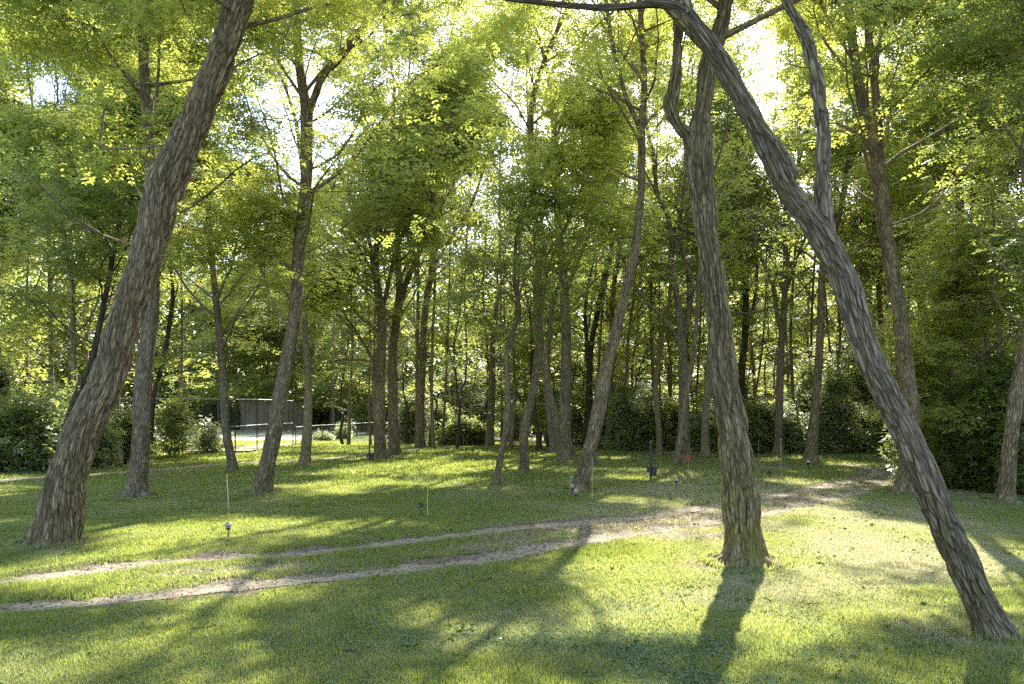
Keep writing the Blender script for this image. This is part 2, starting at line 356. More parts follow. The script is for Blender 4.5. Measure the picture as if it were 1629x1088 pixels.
t = NT('sandy_soil'); p = t.pos(); n2 = t.noise(p, 9, 5, .7); n3 = t.noise(p, 90, 3, .7)
c = t.mix(t.n('MapRange', {0: n2, 1: .35, 2: .65}).outputs[0], (.24, .19, .13), (.45, .38, .28)); c = t.mix(t.n('MapRange', {0: n3, 1: .5, 2: .66, 4: .35}).outputs[0], c, (.16, .12, .08))
bp = t.n('Bump', {'Height': t.math('ADD', n2, n3), 'Strength': .7, 'Distance': .025})
t.principled(Base_Color=c, Roughness=.95, Normal=bp.outputs[0], Specular_IOR_Level=.1); M_SOIL = t.m
def ribbon(L, hw, amp, lift, seed, gap=.0):
    T = np.gradient(L, axis=0); T /= np.linalg.norm(T, axis=1)[:, None]; N = np.stack([-T[:, 1], T[:, 0]], 1)
    s = np.concatenate([[0], np.cumsum(np.linalg.norm(np.diff(L, axis=0), axis=1))])
    wl = hw*(1+amp*(fbm(s/.5, 0*s, 0, 3, seed)-.5)*2+.5*(vn(s/.11, 0*s, 0, seed+3)-.5)); wr = hw*(1+amp*(fbm(s/.5, 0*s, 0, 3, seed+1)-.5)*2+.5*(vn(s/.11, 0*s, 0, seed+4)-.5))
    off = .12*(fbm(s/1.5, 0*s, 0, 2, seed+2)-.5)
    K = 7; u = np.linspace(-1, 1, K)
    P = L[:, None]+N[:, None]*(off[:, None]+np.where(u > 0, u*wl[:, None], u*wr[:, None]))[..., None]
    Z = gz(P[..., 0], P[..., 1])+lift
    V = np.concatenate([P, Z[..., None]], -1).reshape(-1, 3); n = len(L)
    i = np.arange(n-1)[:, None]*K; j = np.arange(K-1)[None]
    return V, np.stack([i+j, i+j+1, i+K+j+1, i+K+j], -1).reshape(-1, 4)
mb = MB()
mb.add(*ribbon(ruts_w[0], .26, .9, .012, 61)); mb.add(*ribbon(ruts_w[1], .24, .5, .013, 71))
o = mb.build('dirt_track', M_SOIL); o['kind'] = 'structure'
mb = MB(); mb.add(*ribbon(farp_w, .55, .5, .02, 81)); o = mb.build('path', M_SOIL); o['kind'] = 'structure'

# ---------------------------------------------------------------- grass, clover, litter
rng = np.random.default_rng(5)
def scatter(n, y0, y1, power):
    u = rng.random(n); a = 2-power
    Y = (y0**a+u*(y1**a-y0**a))**(1/a); X = (rng.random(n)*2-1)*(Y*.74+.8); return X, Y
M_GRASS = None
t = NT('grass_blades'); f = t.attr('tint').outputs['Fac']
n1 = t.noise(t.pos(), 1.1, 2); 
gd = t.mix(n1, (.088, .127, .022), (.152, .182, .038)); gt = t.mix(n1, (.36, .46, .055), (.57, .60, .12))
d = t.n('BsdfDiffuse', {'Color': t.mix(f, gd, (.42, .38, .22))}); tr = t.n('BsdfTranslucent', {'Color': t.mix(f, gt, (.54, .50, .27))})
m1 = t.n('MixShader', {0: .5, 1: d.outputs[0], 2: tr.outputs[0]}); gl = t.n('BsdfGlossy', {'Roughness': .4})
m2 = t.n('MixShader', {0: .05, 1: m1.outputs[0], 2: gl.outputs[0]}); t.t.links.new(m2.outputs[0], t.out.inputs[0]); M_GRASS = t.m
def grass(n, y0, y1, power, name, label, hk=1.):
    X, Y = scatter(n, y0, y1, power)
    d = lookup(DIRT, X, Y); k = rng.random(n) > ss(.36, .92, d)*.95
    k &= rng.random(n) < .55+.9*fbm(X/.35, Y/.35, 0, 2, 91)
    X, Y = X[k], Y[k]; n = len(X)
    dr = dryness(X, Y)
    h = (.02+.035*rng.random(n)+.06*ss(.48, .8, fbm(X/.7, Y/.7, 0, 3, 92))*rng.random(n))*(1-.35*dr)*hk*(1+Y*.015); wd = (.0014+.00062*Y)*(.7+.6*rng.random(n))
    a = rng.random(n)*6.283; l = rng.normal(0, .5, n)
    dx, dy = np.cos(a), np.sin(a); b = np.stack([X, Y, gz(X, Y)-.004], 1)
    s = np.stack([-dy, dx, 0*dx], 1)*wd[:, None]
    tip = b+np.stack([dx*h*l, dy*h*l, h], 1)
    V = np.stack([b-s, b+s, tip], 1).reshape(-1, 3)
    tint = np.clip(dr*1.2*(rng.random(n) < .25+.7*dr)+rng.normal(0, .06, n)+(rng.random(n) < .04)*.7, 0, 1)
    return stuff(name, mesh_np(name, V, np.arange(3*n), np.full(n, 3), M_GRASS, False, None, {'tint': ('FLOAT', np.repeat(tint, 3))}), label, 'grass')
grass(1900000, 5.6, 24, 1.2, 'grass', 'short sunlit and shaded lawn grass either side of the dirt track')
grass(420000, 23, 58, .6, 'grass', 'far part of the short lawn grass between the tree trunks', 1.35)
def patchy(n, y0, y1, mask, size, mat, name, label, cat, lift, shape=5):
    X, Y = scatter(n, y0, y1, 1.); k = rng.random(n) < mask(X, Y); X, Y = X[k], Y[k]; n = len(X)
    r = size*(.6+.8*rng.random(n))*(1+Y*.02); a0 = rng.random(n)*6.283; th = np.linspace(0, 6.283, shape, endpoint=False)
    tl = rng.normal(0, .35, (n, 2)); c = np.stack([X, Y, gz(X, Y)+lift*(.5+rng.random(n))], 1)
    px = np.cos(th+a0[:, None])*r[:, None]; py = np.sin(th+a0[:, None])*r[:, None]*(.6+.4*rng.random((n, 1)))
    V = np.stack([c[:, 0, None]+px, c[:, 1, None]+py, c[:, 2, None]+px*tl[:, :1]+py*tl[:, 1:]], -1).reshape(-1, 3)
    return stuff(name, mesh_np(name, V, np.arange(shape*n), np.full(n, shape), mat), label, cat)
patchy(12000, 5.6, 22, lambda X, Y: ss(.45, .75, fbm(X/.5, Y/.5, 0, 3, 97))*(lookup(DIRT, X, Y) < .5), .022, M_WEED, 'weeds', 'low broad-leaved weeds scattered through the near lawn', 'weeds', .03, 6)
patchy(5000, 5.6, 24, lambda X, Y: .5+0*X, .016, M_LITTER, 'leaf_litter', 'single tan fallen leaves dotted over the near lawn grass', 'leaf litter', .035, 5)
def m_clover(X, Y):
    px, py = topix(X, Y); z = np.exp(-((px-900)/420)**2-((py-1040)/70)**2)+.8*np.exp(-((px-1100)/200)**2-((py-1080)/50)**2)+.5*np.exp(-((px-300)/200)**2-((py-1010)/40)**2)
    return ss(.42, .62, fbm(X/.7, Y/.7, 0, 3, 93))*np.clip(z, .06, 1)*(lookup(DIRT, X, Y) < .2)
patchy(120000, 5.6, 11, m_clover, .0115, M_CLOVER, 'clover', 'patches of small pale clover leaves in the foreground lawn', 'clover', .035)
patchy(110000, 5.6, 34, lambda X, Y: .02+.85*ss(.1, .55, lookup(DIRT, X, Y))*ss(.35, .6, fbm(X/.6, Y/.6, 0, 2, 94)), .019, M_LITTER, 'leaf_litter', 'small tan fallen leaves scattered along the dirt track', 'leaf litter', .012, 4)

# ---------------------------------------------------------------- foliage
def template(K, rachis, l, wd):
    q = []
    if K == 1: pos = [(0, 0, 0.)]
    else:
        pos = [(rachis*.98, 0, 0.)]; m = (K-1)//2
        for a in range(m):
            x = rachis*(.18+.74*a/max(1, m-1)) if m > 1 else rachis*.45
            pos += [(x, .004, 1.15), (x, -.004, -1.15)]
    for x, y, a in pos:
        c, s = math.cos(a), math.sin(a)
        for u, v, z in ((0, 0, 0), (.45*l, wd/2, .04*l), (l, 0, -.08*l), (.45*l, -wd/2, .04*l)):
            q.append((x+u*c-v*s, y+u*s+v*c, z))
    return np.array(q)
TIER = {'near': (template(11, .26, .058, .028), 62), 'mid': (template(7, .32, .108, .060), 34), 'far': (template(5, .37, .16, .088), 22), 'bg': (template(5, .45, .21, .115), 17)}
def foliage(name, C, rad, tier, mat, parent, off, rng, flat=.20, mk=1., droop=-.25, keepfn=None):
    tp, M = TIER[tier]; M = max(3, int(M*mk*(.85 if name == 'crown' else 1)))
    n = len(C)*M; Cc = np.repeat(C, M, 0); rr = np.repeat(rad, M)
    a = rng.random(n)*6.283; q = np.sqrt(rng.random(n))*rr
    o = np.stack([np.cos(a)*q, np.sin(a)*q, rng.normal(0, 1, n)*rr*flat*.6-.25*q*flat], 1)
    P = Cc+o; a2 = a+rng.normal(0, .8, n); tx = np.repeat(rng.normal(0, .16, (len(C), 2)), M, 0); P[:, 2] += (o[:, 0]*tx[:, 0]+o[:, 1]*tx[:, 1]); sg = .22 if flat < .3 else .42; pt = rng.normal(droop, sg, n)+np.cos(a2)*tx[:, 0]+np.sin(a2)*tx[:, 1]; ro = rng.normal(0, sg*1.1, n)+np.cos(a2)*tx[:, 1]-np.sin(a2)*tx[:, 0]; sc = rng.uniform(.75, 1.2, n)
    ca, sa, cp, sp, cr, sr = np.cos(a2), np.sin(a2), np.cos(pt), np.sin(pt), np.cos(ro), np.sin(ro)
    X = np.stack([ca*cp, sa*cp, sp], 1); Y0 = np.stack([-sa, ca, 0*ca], 1); Z0 = np.cross(X, Y0)
    Yv = Y0*cr[:, None]+Z0*sr[:, None]; Z = np.cross(X, Yv)
    V = P[:, None]+sc[:, None, None]*(tp[None, :, :1]*X[:, None]+tp[None, :, 1:2]*Yv[:, None]+tp[None, :, 2:]*Z[:, None])
    V = V.reshape(-1, 3)
    nf = len(V)//4
    return link(name, mesh_np(name, V-np.asarray(off), np.arange(4*nf), np.full(nf, 4), mat), parent)

def grow(P, rad, z0, Rl, nl, rng, ntw=5, el0=25, up=.5, cs=1.):
    """limbs and side branches on trunk polyline P; returns tubes and clump centres"""
    tubes, C = [], []
    idx = np.where(P[:, 2] >= z0)[0]
    if len(idx) == 0: return tubes, C
    zt = P[-1, 2]; az = rng.random()*6.28
    for k in range(nl):
        i = idx[min(len(idx)-1, int((k+rng.random())/nl*len(idx)))]
        t_ = (P[i, 2]-z0)/max(.1, zt-z0); az += 2.4+rng.normal(0, .35)
        L = Rl*(1-.6*t_)*rng.uniform(.65, 1.2); el = R(el0)+R(38)*t_+rng.normal(0, .15)
        p = P[i].copy(); pts = [p.copy()]; a = az; n = 7
        for s in range(n):
            a += rng.normal(0, .17); el += rng.normal(.0, .13)+up*.08-(.14 if s > 4 else 0)
            p = p+np.array([math.cos(a)*math.cos(el), math.sin(a)*math.cos(el), math.sin(el)])*L/n; pts.append(p.copy())
        pts = np.array(pts); r0 = min(rad[i]*.5, .008+.010*L); rr = np.linspace(r0, .012, n+1)
        tubes.append((pts, rr, 5))
        for s in range(ntw):
            u = rng.uniform(.3, .95)*n; j = int(u); q = pts[j]+(pts[min(n, j+1)]-pts[j])*(u-j)
            a3 = a+rng.choice([-1, 1])*rng.uniform(.5, 1.3); e3 = rng.normal(.15, .3); l3 = L*rng.uniform(.2, .45)
            b = [q]; 
            for s2 in range(3):
                a3 += rng.normal(0, .2); e3 += rng.normal(-.05, .15)
                b.append(b[-1]+np.array([math.cos(a3)*math.cos(e3), math.sin(a3)*math.cos(e3), math.sin(e3)])*l3/3)
            tubes.append((np.array(b), np.linspace(max(.008, rr[j]*.5), .005, 4), 3))
            C += [b[3], b[2]+rng.normal(0, .15, 3)]
            if rng.random() < .5: C.append((b[1]+b[2])/2+rng.normal(0, .3, 3)*[1, 1, .4])
        C += [pts[-1], pts[-2]+rng.normal(0, .2, 3)]
    return tubes, C

def path3(tr, Y, rng, dy=.02):
    """traced (px, py, horizontal width px) -> xyz, radius rows; depth wanders a little with height"""
    out = []; a = rng.normal(0, dy); b = rng.normal(0, dy)
    for k, (x, y, wd) in enumerate(tr):
        z = H-(y-HY)/F*Y; d = Y+a*max(0, z)+b*.3*math.sin(z*.7)
        out.append(((x-HX)/F*d, d, H-(y-HY)/F*d, wd/F*d/2))
    out = np.array(out)
    T = np.gradient(out[:, :3], axis=0); c = np.abs(T[:, 2])/(np.hypot(T[:, 0], T[:, 2])+1e-9)
    out[:, 3] *= np.clip(c, .55, 1)
    return out

def tree(name, label, Y, tr, limbs=(), Ht=20., z0=5., Rl=4., nl=20, seed=0, tier='mid', bark=None, leaf=None, cs=.8, q='mid', ext=True,
         group=None, cat='tree', mk=1., disp=None, flare=.35, twist=0., lean=None, zmin=None, ivy=0, ntw=5, el0=25, prune=.99, twigs_from=None, limb_ext=3.):
    rng = np.random.default_rng(seed+1000); bark = bark or M_BARK; leaf = leaf or M_LEAF
    if Y > 27 and Ht > 14: Ht *= 1.22; nl = int(nl*1.35); Rl *= 1.3
    if Y < 27 and Ht > 14: Ht += 2.5; nl = int(nl*1.35); Rl *= 1.25
    A = path3(tr, Y, rng)
    bx, by = A[0, 0], A[0, 1]; zg = float(gz(bx, by)); A[0, 2] = zg
    base = np.array([[bx+(A[0, 0]-A[1, 0])*.1, by, zg-.15, A[0, 3]*1.02]])
    top = A[-1]; T = A[-1, :3]-A[-2, :3]; T = T/np.linalg.norm(T); E = []
    if ext and Ht > top[2]+.5:
        n = max(2, int((Ht-top[2])/1.5)); p = top[:3].copy(); d = T.copy()
        for k in range(n):
            d = d+rng.normal(0, .13, 3); d[2] += .12 if lean is None else .05; d /= np.linalg.norm(d)
            p = p+d*(Ht-top[2])/n; E.append([*p, top[3]*(1-(k+1)/n)+.02*(k+1)/n])
    AA = np.vstack([base, A]+([np.array(E)] if E else []))
    qn = {'hero': (120, .028), 'mid': (26, .12), 'far': (12, .3), 'bg': (8, .6)}[q]
    S = spline(AA, qn[1]); S[:, 3] = np.maximum(S[:, 3], .015)
    root = thing(name, (bx, by, zg), label, cat, group); off = (bx, by, zg)
    mb = MB()
    if q == 'hero':                                   # full bark relief where the trunk is in view, coarser above
        kk = np.searchsorted(S[:, 2], min(S[-1, 2], top[2]+1.0)) if S[-1, 2] > top[2] else len(S)
        mb.tube(S[:kk, :3], S[:kk, 3], qn[0], disp or (.03, 13.), twist, flare, seed)
        if kk < len(S)-3: mb.tube(S[kk-2::6, :3], S[kk-2::6, 3], 16)
    else:
        lob = None
        mb.tube(S[:, :3], S[:, 3]*(1+.10*(fbm(S[:, 2]*1.7, 0*S[:, 2]+seed, 0, 2, seed)-.5)), qn[0], (.018, 13.) if q == 'mid' else None, twist, flare, seed)
    if q in ('hero', 'mid'):
        nr = int(rng.integers(5, 8)); r0 = A[0, 3]
        for k in range(nr):
            a = 6.283*(k+rng.random()*.7)/nr; L = r0*rng.uniform(1.2, 2.4); pr = []
            for u in np.linspace(0, 1, 7):
                rr_ = r0*.55+L*u; aa = a+.5*u*u*rng.uniform(-1, 1); x_, y_ = bx+math.cos(aa)*rr_, by+math.sin(aa)*rr_
                pr.append((x_, y_, float(gz(x_, y_))+r0*.34*(1-u)**2.2-.012-.02*u))
            mb.tube(pr, r0*np.array([.34, .27, .20, .15, .11, .075, .04]), 10 if q == 'hero' else 7, None, 0, 0, seed)
    mb.build('trunk', bark, root, off, bark=True)
    tubes, C = [], []
    Sb = S[::max(1, int(.3/qn[1]))]
    a, b = grow(Sb[:, :3], Sb[:, 3], z0, Rl, nl, rng, ntw, el0); tubes += a; C += b
    for li in limbs:
        tl = li[0]; lx = li[1] if len(li) > 1 else limb_ext
        B = path3(tl, Y, rng, 0.); dd = A[0, 1]
        # start the limb at the depth of the trunk there
        kz = int(np.argmin(np.abs(S[:, 2]-B[0, 2])+np.abs(S[:, 0]-B[0, 0]))); dep = S[kz, 1]
        rngd = rng.normal(0, .12)
        for k in range(len(B)):
            x, y, wd = tl[k]; d = dep+rngd*max(0, B[k, 2]-B[0, 2]); s = d/B[k, 1]
            B[k, 0] = (x-HX)/F*d; B[k, 1] = d; B[k, 2] = H-(y-HY)/F*d
        if lx > 0:
            p = B[-1, :3].copy(); d = B[-1, :3]-B[-2, :3]; d /= np.linalg.norm(d); E = []
            n = max(2, int(lx/1.2))
            for k in range(n):
                d = d+rng.normal(0, .15, 3); d[2] += .1; d /= np.linalg.norm(d); p = p+d*lx/n; E.append([*p, B[-1, 3]*(1-(k+1)/n)+.012])
            B = np.vstack([B, E])
        LS = spline(B, qn[1]*(1. if q == 'hero' else 1.2)); LS[:, 3] = np.maximum(LS[:, 3], .01)
        mb = MB(); mb.tube(LS[:, :3], LS[:, 3], max(6, int(qn[0]*.75)), (disp or (.025, 13.)) if q == 'hero' and LS[0, 3] > .05 else ((.012, 13.) if q == 'mid' and LS[0, 3] > .06 else None), 0, 0, seed+5)
        mb.build('limb', bark, root, off, bark=True)
        if lx > 0 and nl > 0:
            Lb = LS[::max(1, int(.3/qn[1]))]
            a, b = grow(Lb[:, :3], Lb[:, 3], max(z0, B[0, 2]+.8), Rl*.8, max(3, int(nl*.45)), rng, ntw, el0); tubes += a; C += b
    if C:
        C = np.array(C)
        if tier in ('near', 'mid'): C = np.vstack([C, C+rng.normal(0, .6, C.shape)*[1, 1, .55], C[::2]+rng.normal(0, .9, C[::2].shape)*[1, 1, .6]]); cs *= .70
        elif tier == 'far': C = np.vstack([C, C[::2]+rng.normal(0, .8, C[::2].shape)*[1, 1, .6]]); cs *= .86
        C = C[vn(C[:, 0]/1.5, C[:, 1]/1.5, C[:, 2]/1.0, 60) > (.36 if tier != 'bg' else .24)]
        k = keep_clump(C, rng, prune)
        if zmin is not None: k &= C[:, 2] > zmin
        k &= C[:, 1] > 5
        C = C[k]; rad = cs*rng.uniform(.6, 1.25, len(C))
        if len(C): foliage('crown', C, rad, tier, leaf, root, off, rng, mk=mk*cs*cs/.64)
        mb = MB()
        for P_, r_, n_ in tubes:
            if zmin is not None and P_[0, 2] < zmin: continue
            mb.tube(P_, r_, n_, cap=False)
        if mb.V: mb.build('branches', bark, root, off, bark=True)
    if ivy:
        k = S[(S[:, 2] > .2) & (S[:, 2] < ivy)]; k = k[::max(1, int(.35/qn[1]))]
        if len(k):
            Ci = k[:, :3]+rng.normal(0, .12, (len(k), 3)); foliage('ivy', Ci, k[:, 3]+.25, 'far', M_LEAFD, root, off, rng, flat=1.1, mk=.8)
    return root

# ---------------------------------------------------------------- traced trees
tree('leaning_tree', 'thick rough-barked tree leaning right, nearest on the left with spreading root base', 13.4,
     [(82,867,76),(92,832,68),(106,768,62),(127,700,58),(150,648,56),(172,600,53),(202,500,50),(235,400,51),(261,300,57),(284,250,56),(307,200,51),(328,150,48),(347,100,42),(360,50,36),(372,0,31)],
     [([(338,140,36),(352,110,34),(368,70,32),(380,30,30),(392,-10,28)],4.), ([(300,226,10),(262,231,6.5),(225,235,6),(190,237,5.5),(161,233,5),(161,205,4),(166,172,3)],0.)],
     Ht=18, z0=9.3, Rl=4.2, nl=14, seed=1, tier='near', q='hero', twist=.35, disp=(.062,11.), flare=.28, cs=.8, zmin=8.3)
tree('tree', 'upright rough-barked tree with flared foot just right of the big leaning tree', 20.9,
     [(217,790,44),(219,770,31),(224,700,27),(228,600,26),(240,500,24),(241,400,22),(240,300,20),(236,200,19),(229,100,17),(228,50,16),(216,0,11)],
     [([(229,60,12),(236,30,10),(240,0,9)],), ([(231,70,10),(246,35,9),(258,0,8)],), ([(222,45,7),(195,20,5),(160,10,4),(120,-5,3)],1.), ([(222,135,6),(196,112,5),(165,102,4),(142,88,3),(138,70,2.5)],.8)],
     Ht=19, z0=6.5, Rl=4., nl=20, seed=2, q='mid', bark=M_BARKG, flare=.5)
tree('tree', 'slim slightly leaning tree in front of the court fence posts, left of centre', 30.3,
     [(371,748,18),(368,730,15),(362,700,14),(357,650,13),(355,600,12.5),(346,500,11),(340,440,10),(334,380,9),(330,300,8),(326,200,7)],
     [([(345,505,7),(325,490,5),(300,492,4),(270,495,3)],1.5), ([(344,480,6),(356,450,5),(370,420,4),(378,380,3)],2)], Ht=15, z0=4.8, Rl=4., nl=22, seed=3, tier='far', q='mid', cs=.9, mk=1.1, bark=M_BARKG)
tree('tree', 'tall right-leaning tree forking high into two stems, between court and lawn', 21.7,
     [(416,786,32),(424,745,26),(434,700,25),(442,650,23),(451,600,22),(469,500,20),(475,400,20),(486,300,18),(488,230,18),(488,180,18),(480,130,15),(475,90,14),(472,40,14),(472,0,13)],
     [([(489,185,13),(500,155,13),(512,125,12),(540,95,11),(575,50,11),(612,0,10)],4.), ([(480,20,4),(505,16,4),(535,40,3.5),(560,55,3)],1.), ([(575,50,5),(600,32,5),(635,25,4)],1.5), ([(475,560,4),(455,520,4),(430,470,3)],1.5)],
     Ht=20, z0=6., Rl=4.6, nl=24, seed=4, q='mid', flare=.4, mk=1.05)
tree('tree', 'thin upright tree just right of the tall fence end post', 34.,
     [(485,738,22),(486,725,17),(488,700,16),(490,650,14),(490,600,12),(486,540,11),(484,480,10),(490,400,9),(484,300,8)], [([(489,580,5),(502,570,4),(525,565,3)],1.)],
     Ht=17, z0=6.5, Rl=4.4, nl=15, seed=5, tier='far', q='far', cs=.9, mk=.8)
tree('tree', 'left one of the paired upright trunks beside the low court fence', 38.7,
     [(607,728,28),(605,715,21),(604,690,19),(604,640,18),(604,600,17),(607,540,16),(607,500,15),(600,450,11),(598,400,9),(604,350,9),(606,290,7)],
     [([(600,470,7),(592,420,6),(585,370,6),(565,330,4)],3), ([(607,500,8),(618,450,7),(630,400,6),(650,360,5),(685,350,3)],2), ([(599,585,6),(578,545,5),(560,518,4),(548,500,3)],1.5)],
     Ht=20, z0=4.6, Rl=4.5, nl=24, seed=6, tier='far', q='mid', cs=.95)
tree('tree', 'right one of the paired trunks, splitting into two rising stems', 41.5,
     [(627,723,24),(627,705,18),(626,650,16),(624,600,15),(626,550,14),(632,500,14),(636,465,13),(634,430,10),(631,370,9),(628,300,8),(626,220,7)],
     [([(637,480,11),(648,445,10),(668,400,9),(684,350,8),(690,300,7),(705,240,6),(718,190,5)],3), ([(640,470,5),(660,455,4),(690,440,3)],1)],
     Ht=21, z0=5.5, Rl=4.5, nl=20, seed=7, tier='far', q='mid', cs=.95)
tree('small_tree', 'thin crooked small tree with low dark crown in middle of lawn', 24.5,
     [(789,771,13),(793,745,11),(799,715,10.5),(803,700,10.5),(808,650,11),(807,600,9),(805,565,8.5),(817,525,9),(825,500,9),(824,480,8),(818,440,7),(820,400,6),(824,360,5)],
     [([(824,490,5),(812,470,4),(796,455,3)],1.5), ([(824,485,5),(830,455,4),(838,430,3)],1.5)], Ht=9.4, z0=4.6, Rl=3.3, nl=20, seed=8, q='mid', leaf=M_LEAFD, bark=M_BARK, cs=.6, mk=.75, flare=.2, el0=15, prune=.9)
tree('tree', 'curved-foot trunk right behind the thin crooked small tree', 28.2,
     [(832,756,19),(834,735,16),(833,700,15),(838,665,14),(844,640,13),(852,600,13),(858,550,13),(857,500,12),(856,400,11),(850,330,10),(846,250,10),(846,170,9),(868,90,8),(890,40,7)],
     [([(853,300,6),(875,250,6),(900,180,5),(940,120,5),(975,90,4)],3), ([(857,430,6),(880,390,5),(905,350,4),(925,300,4)],2)], Ht=20, z0=6.5, Rl=4.2, nl=20, seed=9, q='mid', cs=.85)
tree('tree', 'stout straight trunk left behind the leaning centre tree', 37.6,
     [(901,731,32),(901,715,24),(899,690,20),(899,640,18),(900,600,17),(900,520,16),(895,430,14),(888,350,13),(885,270,11),(880,200,9)], [([(900,470,7),(914,430,6),(930,390,5),(945,340,4)],2)],
     Ht=21, z0=7, Rl=4.5, nl=18, seed=10, tier='far', q='mid', cs=.95, bark=M_BARKG)
tree('tree', 'slanting stem leaning against the left of the stout straight trunk', 39.5,
     [(893,722,13),(891,700,12),(884,660,11),(876,630,11),(868,595,10),(863,560,9),(860,500,8),(868,430,7)], Ht=16, z0=7, Rl=3.5, nl=12, seed=11, tier='far', q='far', cs=.95, bark=M_BARKG)
tree('tree', 'short-looking trunk standing left behind the stout straight trunk', 45.,
     [(881,718,15),(879,700,12),(874,660,11),(870,620,10),(872,560,9),(880,480,7)], Ht=17, z0=7, Rl=4, nl=14, seed=12, tier='far', q='far', cs=1., bark=M_BARKF)
tree('leaning_tree', 'long curving tree leaning right in centre of lawn with lamps at foot', 22.6,
     [(921,781,28),(928,755,25),(937,722,24),(945,690,23),(953,650,22),(961,600,21),(974,550,18),(986,500,17),(998,450,16),(1009,400,15),(1016,350,13),(1020,300,12),(1021,250,12),(1021,200,12),(1025,140,10),(1022,70,9),(1017,0,9)],
     [([(1021,215,9),(1010,185,9),(996,155,8),(984,110,8),(975,75,7),(967,20,7)],4), ([(1022,130,5),(1008,110,5),(985,80,4)],1), ([(1000,440,5),(985,415,4),(965,395,3)],1.)],
     Ht=19, z0=9.5, Rl=4.2, nl=15, seed=13, q='mid', cs=.8, mk=.85, flare=.3)
tree('tree', 'straight reddish trunk in shade at woods edge behind the leaning centre tree', 49.,
     [(967,713,14),(968,700,12),(970,650,11),(971,600,10),(976,560,9),(974,480,8),(985,400,7)], Ht=18, z0=7, Rl=4, nl=14, seed=14, tier='far', q='far', cs=1., bark=M_BARKF)
tree('tree', 'dark forked stem rising directly behind the leaning centre tree', 50.,
     [(934,707,16),(935,690,13),(937,640,12),(938,590,10),(941,545,9),(950,500,9),(960,450,9),(972,400,8),(976,350,7)], [([(938,600,8),(934,550,7),(931,500,6),(936,450,5)],3)],
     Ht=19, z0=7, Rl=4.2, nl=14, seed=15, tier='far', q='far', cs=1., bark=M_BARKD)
tree('tree', 'slender wavy trunk left of the two pale overlapping trunks', 42.,
     [(1049,723,13),(1049,710,10),(1048,680,9),(1045,650,9),(1043,610,8),(1048,570,7),(1055,520,6)], Ht=13, z0=5, Rl=3, nl=14, seed=16, tier='far', q='far', cs=.9, leaf=M_LEAFD)
tree('tree', 'thick pale trunk with a long low limb reaching left, near red marker', 36.,
     [(1089,734,26),(1089,715,20),(1088,690,18),(1088,640,17),(1087,590,15),(1084,540,14),(1078,480,11),(1068,420,10),(1069,385,9),(1061,340,8),(1046,310,7),(1040,250,6)],
     [([(1083,555,9),(1070,525,7),(1048,500,6),(1028,480,6),(1008,450,5),(990,410,4)],2), ([(1086,540,9),(1096,500,8),(1100,450,7),(1085,390,6),(1100,300,5)],3), ([(1068,395,6),(1082,350,6),(1088,300,5)],2)],
     Ht=20, z0=7.5, Rl=4., nl=16, seed=17, tier='far', q='mid', cs=.9, bark=M_BARKG, mk=.9)
tree('tree', 'slanting thinner trunk crossing in front of the thick pale trunk', 34.,
     [(1076,738,12),(1079,720,11),(1083,690,10),(1088,650,10),(1095,610,9),(1103,560,8),(1109,500,7),(1112,430,6)], Ht=15, z0=7, Rl=3.4, nl=12, seed=18, tier='far', q='far', cs=.9, bark=M_BARKF)
tree('tree', 'pale trunk partly hidden left behind the big forked trunk', 40.,
     [(1123,726,20),(1122,705,14),(1122,660,13),(1127,610,12),(1130,550,11),(1135,480,9),(1128,400,8)], Ht=18, z0=7, Rl=4, nl=14, seed=19, tier='far', q='far', cs=.95, bark=M_BARKG)
tree('forked_tree', 'big furrowed trunk with mossy green foot, forking high, right foreground', 11.86,
     [(1186,894,74),(1184,872,62),(1181,830,57),(1178,790,55),(1169,700,49),(1160,650,45),(1152,600,42),(1143,500,37),(1134,440,36),(1128,400,36),(1122,350,37),(1117,300,39),(1112,250,42),(1112,215,38),(1116,180,28),(1120,150,28),(1129,100,29),(1144,50,25),(1154,0,23)],
     [([(1108,245,26),(1094,218,26),(1076,196,24),(1067,165,22),(1072,130,20),(1077,80,19),(1078,35,18),(1083,-10,17)],4.), ([(1124,115,6),(1133,85,5),(1140,60,4)],0.)],
     Ht=17, z0=7.8, Rl=4.2, nl=16, seed=20, tier='near', q='hero', bark=M_BARKM, disp=(.052,11.), flare=.45, cs=.8, zmin=8.2)
T19 = tree('leaning_tree', 'grey furrowed tree leaning steeply left from the bottom right corner', 7.95,
     [(1582,1012,60),(1570,985,53),(1534,903,51),(1489,802,50),(1445,700,47),(1396,600,44),(1376,550,42),(1360,500,43),(1345,450,45),(1320,400,46),(1290,350,44),(1252,300,40),(1228,250,38),(1202,200,36),(1176,150,35),(1148,100,36),(1113,50,33),(1094,24,30),(1070,9,28),(1040,6,24),(1000,10,21),(960,12,19),(930,11,18),(870,5,15),(800,-2,10)],
     [([(1326,412,30),(1316,380,30),(1311,340,28),(1309,300,24),(1308,250,23),(1308,200,23),(1302,150,21),(1293,100,19),(1282,60,18),(1266,30,17),(1252,0,16),(1240,-30,15)],5.),
      ([(1096,26,22),(1088,-20,20),(1090,-70,18),(1080,-130,15)],5.)],
     Ht=9., z0=7.6, Rl=3.2, nl=9, seed=21, tier='near', q='hero', bark=M_BARKG, disp=(.028,15.), flare=.4, cs=.7, zmin=8.2, ext=False)
